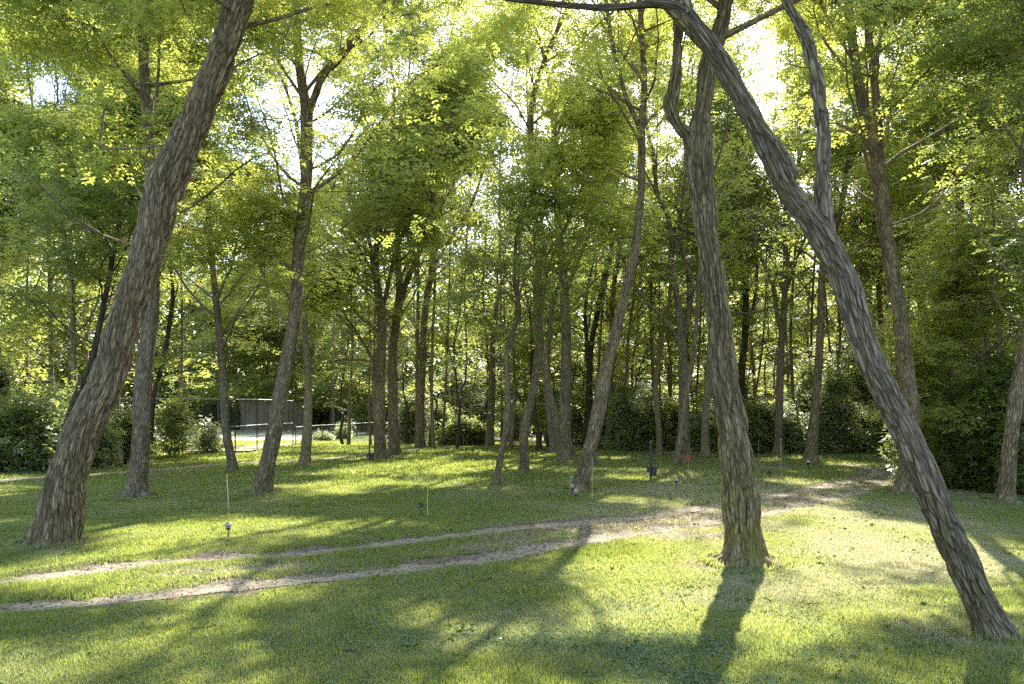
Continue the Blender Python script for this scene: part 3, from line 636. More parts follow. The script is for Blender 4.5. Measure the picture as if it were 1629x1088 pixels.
tree('tree', 'straight brown trunk forking in two, passing behind the steep leaning tree', 21.7,
     [(1437,786,34),(1440,765,26),(1449,700,25),(1451,650,25),(1442,600,25),(1437,550,24),(1432,500,23),(1423,450,22),(1414,400,22),(1406,350,22),(1401,300,23),(1396,260,22),(1388,230,18),(1378,200,17),(1369,150,16),(1361,100,15),(1354,50,14),(1350,0,13)],
     [([(1400,270,15),(1399,225,14),(1396,190,14),(1393,150,13),(1388,100,12),(1381,50,11),(1377,0,11)],4), ([(1363,105,6),(1350,85,6),(1338,65,5),(1328,45,4)],1.), ([(1395,120,6),(1398,70,6),(1410,35,5),(1422,0,5)],2.)],
     Ht=20, z0=7.5, Rl=4.2, nl=18, seed=22, q='mid', cs=.85)
tree('tree', 'sunlit tan trunk with small lamp at its foot beside the track bend', 35.,
     [(1289,737,28),(1291,722,20),(1293,700,17),(1296,650,14),(1301,600,13),(1304,550,12),(1306,500,12),(1307,450,11),(1313,405,11),(1324,375,10),(1334,345,10),(1345,290,9),(1357,210,8),(1362,150,7)],
     [([(1330,360,5),(1322,320,5),(1310,280,4)],2), ([(1350,255,5),(1370,235,5),(1388,210,4)],1.5)], Ht=20, z0=8, Rl=4, nl=16, seed=23, tier='far', q='mid', cs=.9, bark=M_BARK, mk=.9)
tree('tree', 'slim trunk right of the big forked trunk, splitting in a narrow V', 42.,
     [(1238,723,20),(1238,705,15),(1239,660,13),(1241,600,12),(1243,545,11),(1246,510,10),(1249,450,9),(1250,390,8),(1250,340,7)],
     [([(1243,530,8),(1236,495,7),(1230,455,7),(1217,425,6),(1203,390,6),(1192,355,5)],2.5), ([(1249,470,5),(1262,430,5),(1275,390,4)],1.5)], Ht=17, z0=8, Rl=3.8, nl=14, seed=24, tier='far', q='far', cs=.9, bark=M_BARKF, mk=.9)
tree('tree', 'trunk at the right picture edge leaning out beyond it', 19.5,
     [(1598,803,34),(1600,785,27),(1604,740,23),(1609,690,22),(1616,640,22),(1624,590,21),(1638,520,19),(1650,450,17),(1655,350,15),(1650,250,12)],
     Ht=16, z0=4.2, Rl=3.6, nl=24, seed=25, q='mid', cs=.8, leaf=M_LEAFD, mk=1.1)
tree('tree', 'pale left-leaning trunk rising from bushes right of the steep leaning tree', 45.,
     [(1502,716,14),(1498,660,13),(1490,612,12),(1482,560,12),(1474,520,11),(1461,465,11),(1454,410,10),(1444,375,9),(1432,348,9),(1417,300,8),(1412,240,7)],
     [([(1478,535,6),(1490,500,6),(1505,470,5)],2), ([(1445,385,6),(1445,340,5),(1440,300,4)],2)], Ht=19, z0=8, Rl=4, nl=14, seed=26, tier='far', q='far', cs=.95, bark=M_BARKF, mk=.9)
tree('tree', 'thick straight trunk rising out of the dark bushes on the right', 33.,
     [(1528,735,22),(1528,680,19),(1527,600,18),(1527,500,17),(1527,440,16),(1530,390,14),(1527,330,13),(1520,260,11),(1507,190,10),(1500,100,8)],
     [([(1527,470,8),(1545,420,7),(1550,370,6)],3)], Ht=20, z0=5.5, Rl=4.2, nl=22, seed=27, tier='far', q='far', cs=.95, ivy=6)
tree('tree', 'far-right trunk splitting into a wide high fork', 34.,
     [(1556,735,18),(1558,650,15),(1562,570,15),(1566,500,14),(1560,400,13),(1554,323,13),(1563,260,12),(1575,210,11),(1586,190,9),(1605,160,8),(1611,100,7),(1605,50,6)],
     [([(1577,215,9),(1572,185,8),(1563,150,7),(1561,110,6)],3)], Ht=20, z0=5., Rl=4.4, nl=24, seed=28, tier='far', q='far', cs=.95)
tree('tree', 'slim vertical stem between the pale leaning trunk and the thick bush trunk', 45.,
     [(1500,716,13),(1499,640,12),(1498,560,11),(1500,480,11),(1497,390,11),(1494,320,10),(1492,260,9)], Ht=20, z0=8, Rl=4, nl=14, seed=29, tier='far', q='far', cs=1., bark=M_BARKF)
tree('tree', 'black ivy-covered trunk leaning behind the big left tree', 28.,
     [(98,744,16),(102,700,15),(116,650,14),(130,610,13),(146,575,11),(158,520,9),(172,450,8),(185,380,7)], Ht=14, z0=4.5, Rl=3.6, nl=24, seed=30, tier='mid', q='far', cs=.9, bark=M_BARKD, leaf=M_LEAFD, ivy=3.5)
tree('tree', 'thin straight stem in the left thicket behind the big leaning tree', 32.,
     [(120,740,10),(119,680,9),(118,600,8.5),(116,520,8),(115,450,7),(106,400,7),(100,340,6)], Ht=15, z0=4., Rl=4., nl=26, seed=31, tier='far', q='far', cs=.9)
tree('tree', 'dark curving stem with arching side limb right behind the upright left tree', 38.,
     [(238,729,12),(239,700,9),(242,650,9),(248,615,8),(258,580,8),(268,530,7),(275,470,6)], [([(255,600,5),(272,594,4.5),(292,590,4),(320,588,3)],1.5)], Ht=14, z0=4., Rl=3.6, nl=18, seed=32, tier='far', q='far', cs=.9, bark=M_BARKD)
tree('tree', 'dark ivy-hung trunk in the woods between forked trunk and slim V trunk', 46.,
     [(1186,720,16),(1184,660,13),(1180,600,11),(1185,540,10),(1186,480,10),(1182,420,9),(1172,380,8),(1168,320,6)], [([(1185,530,6),(1200,480,5),(1205,420,4)],2)], Ht=17, z0=7, Rl=3.6, nl=14, seed=33, tier='far', q='far', cs=.9, bark=M_BARKD, leaf=M_LEAFD, ivy=9)
tree('tree', 'thin grey stem seen in the gap right of the sunlit tan trunk', 48.,
     [(1411,716,10),(1409,640,9),(1405,560,9),(1399,480,8),(1397,400,8),(1392,300,7)], Ht=19, z0=8, Rl=3.6, nl=12, seed=34, tier='far', q='far', cs=.95, bark=M_BARKF, mk=.8)
tree('tree', 'thin dark stem by the far path opening', 47.,
     [(858,716,10),(856,690,8),(850,650,7),(846,600,6)], Ht=12, z0=4.5, Rl=3.2, nl=14, seed=35, tier='far', q='far', cs=.9, bark=M_BARKD)
tree('evergreen_tree', 'reddish dark trunk in deep shade right behind the round bush', 52.,
     [(779,708,16),(780,680,12),(782,640,11),(783,600,10),(784,540,9)], Ht=13, z0=3.2, Rl=3.6, nl=30, seed=36, tier='far', q='far', cs=.9, bark=M_BARKF, leaf=M_LEAFD, mk=1.3, el0=-5)
tree('tree', 'tall pale fan-shaped tree rising between the paired trunks and dark centre crown', 50.,
     [(668,708,16),(669,650,13),(672,580,12),(676,500,11),(688,420,10),(697,350,9),(705,290,8),(715,220,7),(730,140,6)],
     [([(680,470,7),(694,420,6),(722,370,6),(752,320,5),(772,260,4)],3), ([(690,410,6),(684,350,6),(676,280,5),(680,200,4)],4), ([(700,330,5),(728,280,5),(742,230,4)],3)], Ht=23, z0=9, Rl=4.2, nl=16, seed=37, tier='far', q='far', cs=.95, bark=M_BARKF, mk=.85)
print('hero trees', time.time()-T_START)

# broken splinter still hanging on the steep leaning tree
def near_root(root, P): return np.asarray(P)-np.array(root.location)
mb = MB(); A = []
for x, y, wd in [(1175,150,6),(1196,182,9),(1218,212,12),(1238,240,14),(1254,265,13),(1266,284,3)]:
    A.append(((x-HX+6)/F*7.80, 7.80, H-(y-HY)/F*7.80, wd/F*7.8/2))
S = spline(np.array(A), .03); mb.tube(S[:, :3], np.maximum(S[:, 3], .006), 24, (.012, 19.))
mb.build('broken_splinter', M_BARKG, T19, T19.location, bark=True)

# taller unmown grass round the trunk feet
rng = np.random.default_rng(8); PX, PY, PH = [], [], []
for o in list(COL.objects):
    if o.type == 'EMPTY' and 'tree' in o.name and 6 < o.location.y < 43 and abs(o.location.x) < 22:
        tr_ = [c for c in o.children if c.name.startswith('trunk')][0]; co = np.array([v.co[:2] for v in tr_.data.vertices if v.co[2] < .25])
        r0 = np.percentile(np.hypot(co[:, 0], co[:, 1]), 90); n = int(900*r0/.4); a = rng.random(n)*6.283; rr = r0*.9+np.abs(rng.normal(0, .09, n))
        PX.append(o.location.x+np.cos(a)*rr); PY.append(o.location.y+np.sin(a)*rr); PH.append(.05+.09*rng.random(n)*np.exp(-(rr-r0)/.12).clip(.2, 1.2))
X, Y, h = np.concatenate(PX), np.concatenate(PY), np.concatenate(PH); n = len(X); a = rng.random(n)*6.283; l = rng.normal(0, .45, n); wd = .004+.0008*Y
b = np.stack([X, Y, gz(X, Y)-.005], 1); s_ = np.stack([-np.sin(a), np.cos(a), 0*a], 1)*wd[:, None]; tip = b+np.stack([np.cos(a)*h*l, np.sin(a)*h*l, h], 1)
stuff('grass_tufts', mesh_np('grass_tufts', np.stack([b-s_, b+s_, tip], 1).reshape(-1, 3), np.arange(3*n), np.full(n, 3), M_GRASS, False, None, {'tint': ('FLOAT', np.repeat(np.clip(rng.normal(.25, .25, n), 0, 1), 3))}), 'longer unmown grass growing round the feet of the trunks', 'grass')

# ---------------------------------------------------------------- woods behind: individual trees
rb = random.Random(77)
ZONES = [  # count, px range, Y range, label, group
 (11, (-160, 330), (34, 44), 'leafy tree in the thicket along the left picture edge', 'trees in the left thicket', 3.),
 (12, (330, 640), (82, 96), 'leafy tree standing beyond the tennis court', 'trees beyond the court', 3.),
 (15, (600, 960), (46, 72), 'slender tree in the woods behind the lawn centre', 'trees of the woods behind the centre', 2.5),
 (18, (960, 1330), (47, 70), 'slender tree in the woods behind the right of the lawn', 'trees of the woods behind the right lawn', 3.),
 (11, (1330, 1480), (42, 66), 'slender tree in the woods beyond the track bend', 'trees beyond the track bend', 3.),
 (11, (540, 830), (45, 56), 'very tall slender tree reaching the top centre-left of the view', 'very tall trees behind the paired trunks', 11.),
 (10, (1040, 1330), (45, 56), 'very tall slender tree reaching the top behind the forked trunk', 'very tall trees behind the forked trunk', 11.),
 (9, (1490, 1800), (29, 42), 'leafy tree in the dense woods on the right edge', 'trees of the right edge woods', 3.5),
]
for cnt, (p0, p1), (y0, y1), lab, grp, z0 in ZONES:
    for k in range(cnt):
        Y = rb.uniform(y0, y1); px = p0+(k+rb.uniform(.1, .9))*(p1-p0)/cnt; by = HY+H*F/Y; hgt = rb.uniform(21, 29) if z0 < 10 else rb.uniform(31, 35)
        tr = []; x = px; wd = rb.uniform(.15, .27)/Y*F; dx = rb.gauss(0, 3)*40/Y
        for q_ in range(8):
            z = hgt*.75*q_/7; y = HY-(z-H)/Y*F; tr.append((x, y, wd*(1-.09*q_)+(wd*.25 if q_ == 0 else 0))); x += dx+rb.gauss(0, 5)*40/Y
        lm = []
        for q_ in range(2):
            a = tr[rb.choice([3, 4, 5])]; s = rb.choice([-1, 1]); b_ = [(a[0], a[1], a[2]*.7)]
            for m in range(4): b_.append((b_[-1][0]+s*rb.uniform(6, 22)*40/Y, b_[-1][1]-rb.uniform(22, 40)*40/Y, b_[-1][2]*.85))
            lm.append((b_, 3.))
        tree('tree', lab, Y, tr, lm, Ht=hgt/1.22, z0=z0, Rl=4.4, nl=17, seed=300+int(px)+k, tier='bg' if Y > 46 else 'far', q='bg', cs=1.05, mk=1.0 if Y > 46 else .85,
             bark=M_BARKF, leaf=rb.choice([M_LEAF]*5+[M_LEAFD]), group=grp, ntw=4, flare=.2)
print('woods', time.time()-T_START)

for k in range(22):
    px = 560+k*45+rb.uniform(-15, 15); Y = rb.uniform(46, 54); tr = [(px, HY+H*F/Y, 6)]; x = px
    for q_ in range(1, 6): x += rb.gauss(0, 5); tr.append((x, HY+H*F/Y-q_*22, 6-q_*.8))
    tree('young_tree', 'low leafy young tree in the understory along the back of the lawn', Y, tr, (), Ht=rb.uniform(6.5, 9.5), z0=1.3, Rl=2.6, nl=16, seed=700+k, tier='far', q='bg', cs=.8, mk=.9, bark=M_BARKD, leaf=M_LEAF, group='young understory trees', ntw=4, flare=.1)
tree('young_tree', 'light green young tree over the dark shrubs right of the steep leaning tree', 23.5, [(1505,775,9),(1508,720,8),(1504,660,7),(1510,600,6),(1516,550,5)], (), Ht=7.5, z0=1.6, Rl=2.4, nl=26, seed=801, tier='mid', q='bg', cs=.7, leaf=M_LEAF, ntw=4)
tree('young_tree', 'young tree whose foliage hangs in front of the right edge woods', 22.5, [(1575,782,9),(1570,720,8),(1566,650,7),(1572,580,6),(1568,500,5)], (), Ht=9.5, z0=3.0, Rl=2.4, nl=28, seed=802, tier='mid', q='bg', cs=.7, leaf=M_LEAF, ntw=4)
# ---------------------------------------------------------------- shrubs
def shrub(label, cx, cy_, rx_, ry_, h, seed, mat=None, tier='far', name='shrub', group=None, dens=1., cs=.34, lo=.0):
    rng = np.random.default_rng(seed+9000); mat = mat or M_SHRUB; zg = float(gz(cx, cy_))
    root = thing(name, (cx, cy_, zg), label, 'bush' if name != 'hedge' else 'hedge', group); off = (cx, cy_, zg)
    n = int(66*dens*rx_*h*.55*(1+ry_*.3)/.6)+20
    a = rng.random(n)*6.283; u = rng.random(n)**.45; z = lo+(1-lo)*rng.random(n)**.85
    lobes = 1+.42*(vn(np.cos(a)*1.7+seed, np.sin(a)*1.7, z*3, seed)-.5)*2
    prof = np.sqrt(np.clip(1-(z*.97)**1.7, 0.02, 1))*lobes*(.75+.25*ss(0, .3, z))
    C = np.stack([cx+np.cos(a)*u*rx_*prof, cy_+np.sin(a)*u*ry_*prof, zg+z*h*(1+.45*(vn(np.cos(a)*2, np.sin(a)*2+seed, 0, seed+1)-.5)*2)+.08], 1)
    C = C[(vn(C[:, 0]/.7, C[:, 1]/.7, C[:, 2]/.6, seed) > .36) | (C[:, 2] < .5)]; C = np.vstack([C, C[::9]+rng.normal(0, .28, C[::9].shape)+[0, 0, .22]]); n = len(C)
    foliage('foliage', C, cs*rng.uniform(.6, 1.3, n), tier, mat, root, off, rng, flat=.6, mk=.55, droop=-.1)
    mb = MB()
    for k in range(int(5+3*rx_)):
        a = rng.random()*6.28; r = rng.uniform(.1, .85); b = np.array([cx+math.cos(a)*.25*rx_, cy_+math.sin(a)*.25*ry_, zg-.05])
        e = np.array([cx+math.cos(a)*r*rx_, cy_+math.sin(a)*r*ry_, zg+h*rng.uniform(.5, .9)]); m = (b+e)/2+rng.normal(0, .12, 3)
        mb.tube(spline(np.array([b, m, e]), .3), np.linspace(.025, .006, len(spline(np.array([b, m, e]), .3))), 4, cap=False)
    mb.build('stems', M_BARKD, root, off, bark=True)
    return root
def sh(px, py, wpx, hpx, label, seed, **kw):
    X, Y = gp(px, py); return shrub(label, X, Y+kw.pop('dy', .8), wpx/F*Y/2, kw.pop('ry', max(.8, wpx/F*Y/2*.7)), hpx/F*Y*(.62+.55*((seed*37) % 11)/11), seed, **kw)
sh(737, 708, 95, 42, 'round dark green bush with two thin stakes in front, centre distance', 1, name='bush', dens=1.5, mat=M_LEAFD)
sh(655, 705, 60, 58, 'greyish leafy shrub between the paired trunks and the round bush', 2, mat=M_PALE)
sh(697, 700, 50, 60, 'green shrub directly left behind the round bush', 3, name='bush')
sh(266, 728, 54, 90, 'loose open shrub in front of the tennis court left end', 4, mat=M_SHRUB, dens=.38, lo=.1)
sh(325, 722, 40, 30, 'low weedy clump at the edge of the tennis court', 5, mat=M_PALE, dens=.6)
sh(176, 738, 70, 95, 'dark shrub between the big leaning tree and the upright left tree', 6)
for k, (px, py, w_, h_) in enumerate([(10, 750, 110, 110), (75, 748, 90, 95), (-70, 752, 120, 130), (130, 744, 80, 80), (-20, 742, 130, 150), (60, 738, 110, 130)]):
    sh(px, py, w_, h_, 'dark shrub in the undergrowth along the left edge of the lawn', 20+k, mat=(M_SHRUB, M_PALE)[k % 2], group='shrubs of the left undergrowth', dens=1.1)
for k, (px, py, w_, h_) in enumerate([(815, 700, 50, 60), (1000, 716, 75, 70), (1040, 717, 70, 80), (1075, 714, 70, 60), (1120, 718, 70, 85), (1165, 720, 70, 80), (1215, 722, 70, 75), (1262, 722, 60, 80), (960, 712, 60, 70), (930, 708, 50, 60)]):
    sh(px, py, w_, h_, 'dark understory shrub along the back edge of the lawn', 40+k, mat=(M_SHRUB, M_PALE, M_SHRUB)[k % 3], group='understory shrubs along the back edge', dens=.75)
sh(1340, 724, 80, 95, 'pale sunlit shrub behind the track bend', 60, mat=M_PALE, dens=.9)
sh(1300, 716, 90, 130, 'tall light green shrub behind the sunlit tan trunk', 67, mat=M_PALE, dens=.7)
sh(1375, 714, 100, 150, 'tall pale arching shrub behind the track bend shrubs', 68, mat=M_PALE, dens=.7)
sh(1392, 722, 70, 80, 'rounded darker shrub right of the pale sunlit shrub', 61, name='bush', dens=1.3)
sh(1440, 730, 70, 120, 'leafy shrub behind the forked brown trunk at the track bend', 62, mat=M_LEAFD)
sh(1500, 770, 90, 150, 'tall sunlit-edged shrub right of the steep leaning tree', 63, mat=M_SHRUB, dens=1.2)
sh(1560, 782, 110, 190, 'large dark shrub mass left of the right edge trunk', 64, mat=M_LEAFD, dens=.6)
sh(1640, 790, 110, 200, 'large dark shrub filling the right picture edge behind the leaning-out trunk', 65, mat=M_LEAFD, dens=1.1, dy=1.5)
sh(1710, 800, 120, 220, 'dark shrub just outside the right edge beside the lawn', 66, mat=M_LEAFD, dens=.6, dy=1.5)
for k in range(16):
    px = 600+k*62; sh(px, 690+rb.uniform(-3, 4), 110, rb.uniform(60, 90), 'shadowed thicket shrub deep inside the woods', 80+k, mat=(M_SHRUB, M_PALE)[k % 2], group='thicket shrubs deep in the woods', dens=.8, tier='bg', cs=.7)
for k in range(7):
    px = 290+k*50; sh(px, 683, 60, rb.uniform(26, 45), 'grey-green shrub lining the far side of the tennis court', 110+k, mat=(M_PALE, M_LEAFD, M_SHRUB)[k % 3], group='shrubs beyond the court', tier='bg', cs=.8)
print('shrubs', time.time()-T_START)

# far wooded mass
rng = np.random.default_rng(404); n = 15000
C = np.stack([rng.uniform(-150, 150, n), rng.uniform(98, 150, n), 36*rng.random(n)**.95], 1)
C[:, 2] *= .75+.5*vn(C[:, 0]/9, C[:, 1]/9, 0, 77)
C = C[rng.random(n) > .75*ss(16, 34, C[:, 2])]; n = len(C)
TIER['wood'] = (template(3, .9, 1.0, .6), 10)
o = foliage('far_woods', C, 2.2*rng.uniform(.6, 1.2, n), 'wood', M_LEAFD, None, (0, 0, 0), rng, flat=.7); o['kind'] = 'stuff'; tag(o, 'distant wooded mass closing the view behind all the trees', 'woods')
for s_, lab in ((-1, 'dense woods continuing beyond the left picture edge'), (1, 'dense woods continuing beyond the right picture edge')):
    n = 2600; Y = rng.uniform(20 if s_ > 0 else 30, 98, n); X = s_*(Y*.72+6+rng.random(n)*16+(6 if s_ < 0 else 1))
    C = np.stack([X, Y, 18*rng.random(n)**.9], 1)
    TIER['wood2'] = (template(3, .5, .5, .3), 20)
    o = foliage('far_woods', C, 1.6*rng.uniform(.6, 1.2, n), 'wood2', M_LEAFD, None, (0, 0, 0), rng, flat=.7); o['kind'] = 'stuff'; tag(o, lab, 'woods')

# ---------------------------------------------------------------- tennis court, fences, wall
t = NT('court_surface'); p = t.pos(); n1 = t.noise(p, .8, 4); n2 = t.noise(p, 12, 3)
c = t.mix(n1, (.50, .42, .29), (.62, .53, .38)); c = t.mix(t.n('MapRange', {0: n2, 1: .5, 2: .7, 4: .4}).outputs[0], c, (.34, .32, .24))
t.principled(Base_Color=c, Roughness=.9); M_COURT = t.m
M_INNER = plain('court_green', (.27, .28, .18), .9, 0, .2)
mb = MB(); gx = np.linspace(-42, -15.4, 20); gy = np.linspace(43.2, 92, 24); A, B = np.meshgrid(gx, gy)
i = np.arange(23)[:, None]*20; j = np.arange(19)[None]; Fc = np.stack([i+j, i+j+1, i+21+j, i+20+j], -1).reshape(-1, 4)
mb.add(np.stack([A, B, gz(A, B)*0+.12], -1).reshape(-1, 3), Fc); o = mb.build('court', M_COURT); o['kind'] = 'structure'
mb = MB(); mb.add([(-39, 66, .126), (-18.5, 66, .126), (-18.5, 90, .126), (-39, 90, .126)], [(0, 1, 2, 3)]); o = mb.build('court', M_INNER); o['kind'] = 'structure'

t = NT('chain_link'); tc = t.n('TexCoord').outputs['Object']
dx_ = t.n('SeparateXYZ', {0: tc})
u = t.math('ADD', dx_.outputs[0], dx_.outputs[1]); 
wa = t.math('ABSOLUTE', t.math('SUBTRACT', t.math('FRACT', t.math('MULTIPLY', t.math('ADD', u, dx_.outputs[2]), 14.)), .5))
wb_ = t.math('ABSOLUTE', t.math('SUBTRACT', t.math('FRACT', t.math('MULTIPLY', t.math('SUBTRACT', u, dx_.outputs[2]), 14.)), .5))
mk_ = t.math('LESS_THAN', t.math('MINIMUM', wa, wb_), .05)
b = t.n('BsdfPrincipled', {'Base Color': (.05, .055, .055, 1), 'Roughness': .5}); tp_ = t.n('BsdfTransparent')
mx = t.n('MixShader', {0: mk_, 1: tp_.outputs[0], 2: b.outputs[0]}); t.t.links.new(mx.outputs[0], t.out.inputs[0]); M_MESH = t.m
def fence(label, P, hgt, mid=None, step_posts=None):
    b0 = (*P[0], float(gz(*P[0]))); r = thing('chain_link_fence', b0, label, 'fence')
    for a, q in zip(P[:-1], P[1:]):
        a = np.array(a); q = np.array(q); L = np.linalg.norm(q-a); n = max(1, int(round(L/3.)))
        for k in range(n+(1 if tuple(q) == tuple(P[-1]) else 0)):
            p = a+(q-a)*k/n; z = float(gz(*p)); mb = MB(); mb.tube([(p[0], p[1], z-.1), (p[0], p[1], z+hgt*.5), (p[0], p[1], z+hgt)], [.035]*3, 8); mb.lathe([(.045, 0), (.05, .02), (.03, .05), (.002, .06)], (p[0], p[1], z+hgt), 8); mb.build('post', M_DARKM, r, b0)
        for zz in [hgt]+([mid] if mid else []):
            mb = MB(); pp = [(*(a+(q-a)*s), float(gz(*(a+(q-a)*s)))+zz-.03) for s in np.linspace(0, 1, 6)]; mb.tube(pp, [.03]*6, 8); mb.build('rail', M_GREYM, r, b0)
        s = np.linspace(0, 1, 9); pp = a+(q-a)*s[:, None]; zb = gz(pp[:, 0], pp[:, 1])
        V = np.vstack([np.column_stack([pp, zb+.03]), np.column_stack([pp, zb+hgt-.04])]); mb = MB()
        mb.add(V, [(k, k+1, 10+k, 9+k) for k in range(8)]); mb.build('wire_mesh', M_MESH, r, b0)
    return r
fence('tall dark-posted chain link fence at the near corner of the tennis court', [(-34., 42.2), (-15.8, 42.2), (-15.2, 51.3)], 3.15, 1.6)
fence('low chain link fence with pale top rail running back along the court', [(-15.1, 51.6), (-15., 62.), (-13.0, 76.), (-9., 80.)], 1.32)
M_SHED = plain('weathered_grey_boards', (.25, .22, .185), .9, 0, .3)
r = thing('grey_wall', (-30, 93.5, 0), 'grey weathered board wall beyond the tennis court', 'wall')
mb = MB(); 
for k in range(13): mb.box((-34.+k*.6, 93.5+.02*(k % 2), 1.85), (.585, .12, 3.7), 0, .01)
mb.build('boards', M_SHED, r, r.location, smooth=False)
mb = MB(); mb.box((-30.4, 93.5, 3.78), (8.0, .4, .12), 0, .03); mb.build('capping', M_DARKM, r, r.location, smooth=False)
mb = MB(); mb.box((-28.4, 93.37, 2.1), (.3, .08, 2.8), 0, .02); mb.build('pale_strip', M_PALEP, r, r.location, smooth=False)
r = thing('windscreen', (-14, 90, 0), 'dark fabric windscreen on posts beyond the low court fence', 'fence')
mb = MB()
for k in range(40): mb.box((-22+k*.4, 90+.03*math.sin(k*.9), 1.35), (.41, .03, 2.3), 0)
mb.build('screen', M_DARKM, r, r.location, smooth=False)
for k in range(5):
    mb = MB(); mb.tube([(-22+k*4, 89.9, -.1), (-22+k*4, 89.9, 1.3), (-22+k*4, 89.9, 2.7)], [.05]*3, 8); mb.build('post', M_GREYM, r, r.location)
X, Y = gp(568, 694)
r = thing('support_frame', (X, Y, 0), 'pale inverted V frame against the dark windscreen beyond the low fence', 'frame')
for s_ in (-1, 1):
    mb = MB(); mb.tube([(X+s_*.25-.1, Y, 0), (X+s_*.15-.3, Y, .7), (X+s_*.1-.5, Y, 1.35)], [.05]*3, 8); mb.build('leg', M_PALEP, r, r.location)
mb = MB(); mb.tube([(X-.62, Y, 1.38), (X-.5, Y, 1.38), (X-.38, Y, 1.38)], [.04]*3, 8); mb.build('crossbar', M_PALEP, r, r.location)
for (px, py, lab, sd) in ((512, 702, 'small pale shrub at the foot of the low court fence', 130), (546, 698, 'small tan shrub by the low court fence, right of the pale one', 131)):
    sh(px, py, 16, 11, lab, sd, mat=M_PALE, dens=2.5, cs=.22, dy=.1)

# ---------------------------------------------------------------- lamps, stakes, posts
def place(px, py):
    X, Y = gp(px, py); return X, Y, float(gz(X, Y))
def stake(px, py, topy, mat, label, lean=0., th=.006, top=None, name='marker_stake', group=None, second=None):
    X, Y, z = place(px, py); h = (py-topy)/F*Y; r = thing(name, (X, Y, z), label, 'stake', group)
    d = lean/F*Y; mb = MB(); cut = .5 if second else 1.
    mb.tube([(X, Y, z-.05), (X+d*cut*.5, Y, z+h*cut*.5), (X+d*cut, Y, z+h*cut)], [th]*3, 8); mb.build('rod', mat, r, r.location)
    if second:
        mb = MB(); mb.tube([(X+d*cut, Y, z+h*cut), (X+d*.75, Y, z+h*.75), (X+d, Y, z+h)], [th*1.5, th*1.9, th*1.9], 8); mb.build('upper_band', second, r, r.location)
    mb = MB(); mb.lathe([(th*1.3, -.02), (th*2.1, -.01), (th*2.1, .012), (.001, .02)], (X+d, Y, z+h), 8); mb.build('cap', top or mat, r, r.location)
    return r
stake(366, 857, 757, M_ORANGE, 'orange and white leaning marker rod beside the pale tiered lamp', lean=-5, th=.0055, second=M_WHITE)
stake(680, 823, 748, M_YELLOW, 'thin yellow-green marker rod beside the black tiered lamp', lean=1, th=.007)
stake(942, 797, 728, M_WHITE, 'thin pale marker rod right of the leaning centre tree', th=.006)
stake(1243, 757, 698, M_WHITE, 'thin pale marker rod in front of the slim V trunk', lean=-1, th=.009)
stake(1207, 729, 699, M_GREYM, 'grey rod standing left of the slim V trunk', th=.015)
stake(737, 709, 692, M_WOOD, 'left of the two thin wooden stakes before the round bush', th=.02)
stake(743, 709, 692, M_WOOD, 'right of the two thin wooden stakes before the round bush', th=.02)
stake(1074, 716, 684, M_WOOD, 'thin brown stake behind the pale overlapping trunks', th=.03)
stake(557, 721, 709, M_WHITE, 'short pale tilted stick left of the paired trunks', lean=-3, th=.012)
stake(335, 748, 737, M_BLACK, 'short dark peg by the far path near the slim tree', th=.012)
stake(1095, 770, 742, M_WHITE, 'faint thin rod below the red ring marker', th=.005)

def tier_lamp(px, py, hpx, m_cap, m_body, label, name='path_light', k=1.):
    X, Y, z = place(px, py); h = hpx/F*Y; r = thing(name, (X, Y, z), label, 'lamp'); w_ = .066*k
    mb = MB(); mb.lathe([(.004, -.06), (.012, 0), (.012, h*.52)], (X, Y, z), 10); mb.build('stake', M_BLACK, r, r.location)
    mb = MB(); mb.lathe([(.01, h*.5), (w_*.75, h*.52), (w_*.78, h*.57), (w_*.4, h*.58), (w_*.4, h*.80), (.01, h*.8)], (X, Y, z), 18); mb.build('body', m_body, r, r.location)
    mb = MB(); mb.lathe([(w_*.42, h*.63), (w_*.95, h*.63), (w_*.98, h*.67), (w_*.42, h*.68)], (X, Y, z), 18); mb.build('tier', m_cap, r, r.location)
    mb = MB(); mb.lathe([(w_*.42, h*.73), (w_*1.1, h*.74), (w_*1.15, h*.78), (w_*.8, h*.86), (w_*.45, h*.91), (w_*.4, h*.96), (w_*.1, h*1.0), (.001, h)], (X, Y, z), 18); mb.build('cap', m_cap, r, r.location)
    return r
tier_lamp(363, 857, 27, M_PALEP, M_BLACK, 'pale weathered tiered path lamp on the left lawn')
tier_lamp(670, 823, 24, M_BLACK, M_LENS, 'black tiered path lamp in the middle of the lawn', k=.8)
tier_lamp(916, 798, 22, M_PALEP, M_BLACK, 'pale tiered path lamp in front of the leaning centre tree foot', k=.9)
tier_lamp(910, 787, 20, M_PALEP, M_BLACK, 'tiered path lamp against the left foot of the leaning centre tree', k=.8)
tier_lamp(1225, 759, 12, M_BLACK, M_BLACK, 'small dark path lamp right of the big forked trunk', k=.9)
tier_lamp(752, 721, 9, M_BLACK, M_BLACK, 'tiny dark path lamp below the round bush', k=1.)
tier_lamp(663, 722, 10, M_PALEP, M_LENS, 'tiny pale path lamp right of the paired trunks', k=1.)
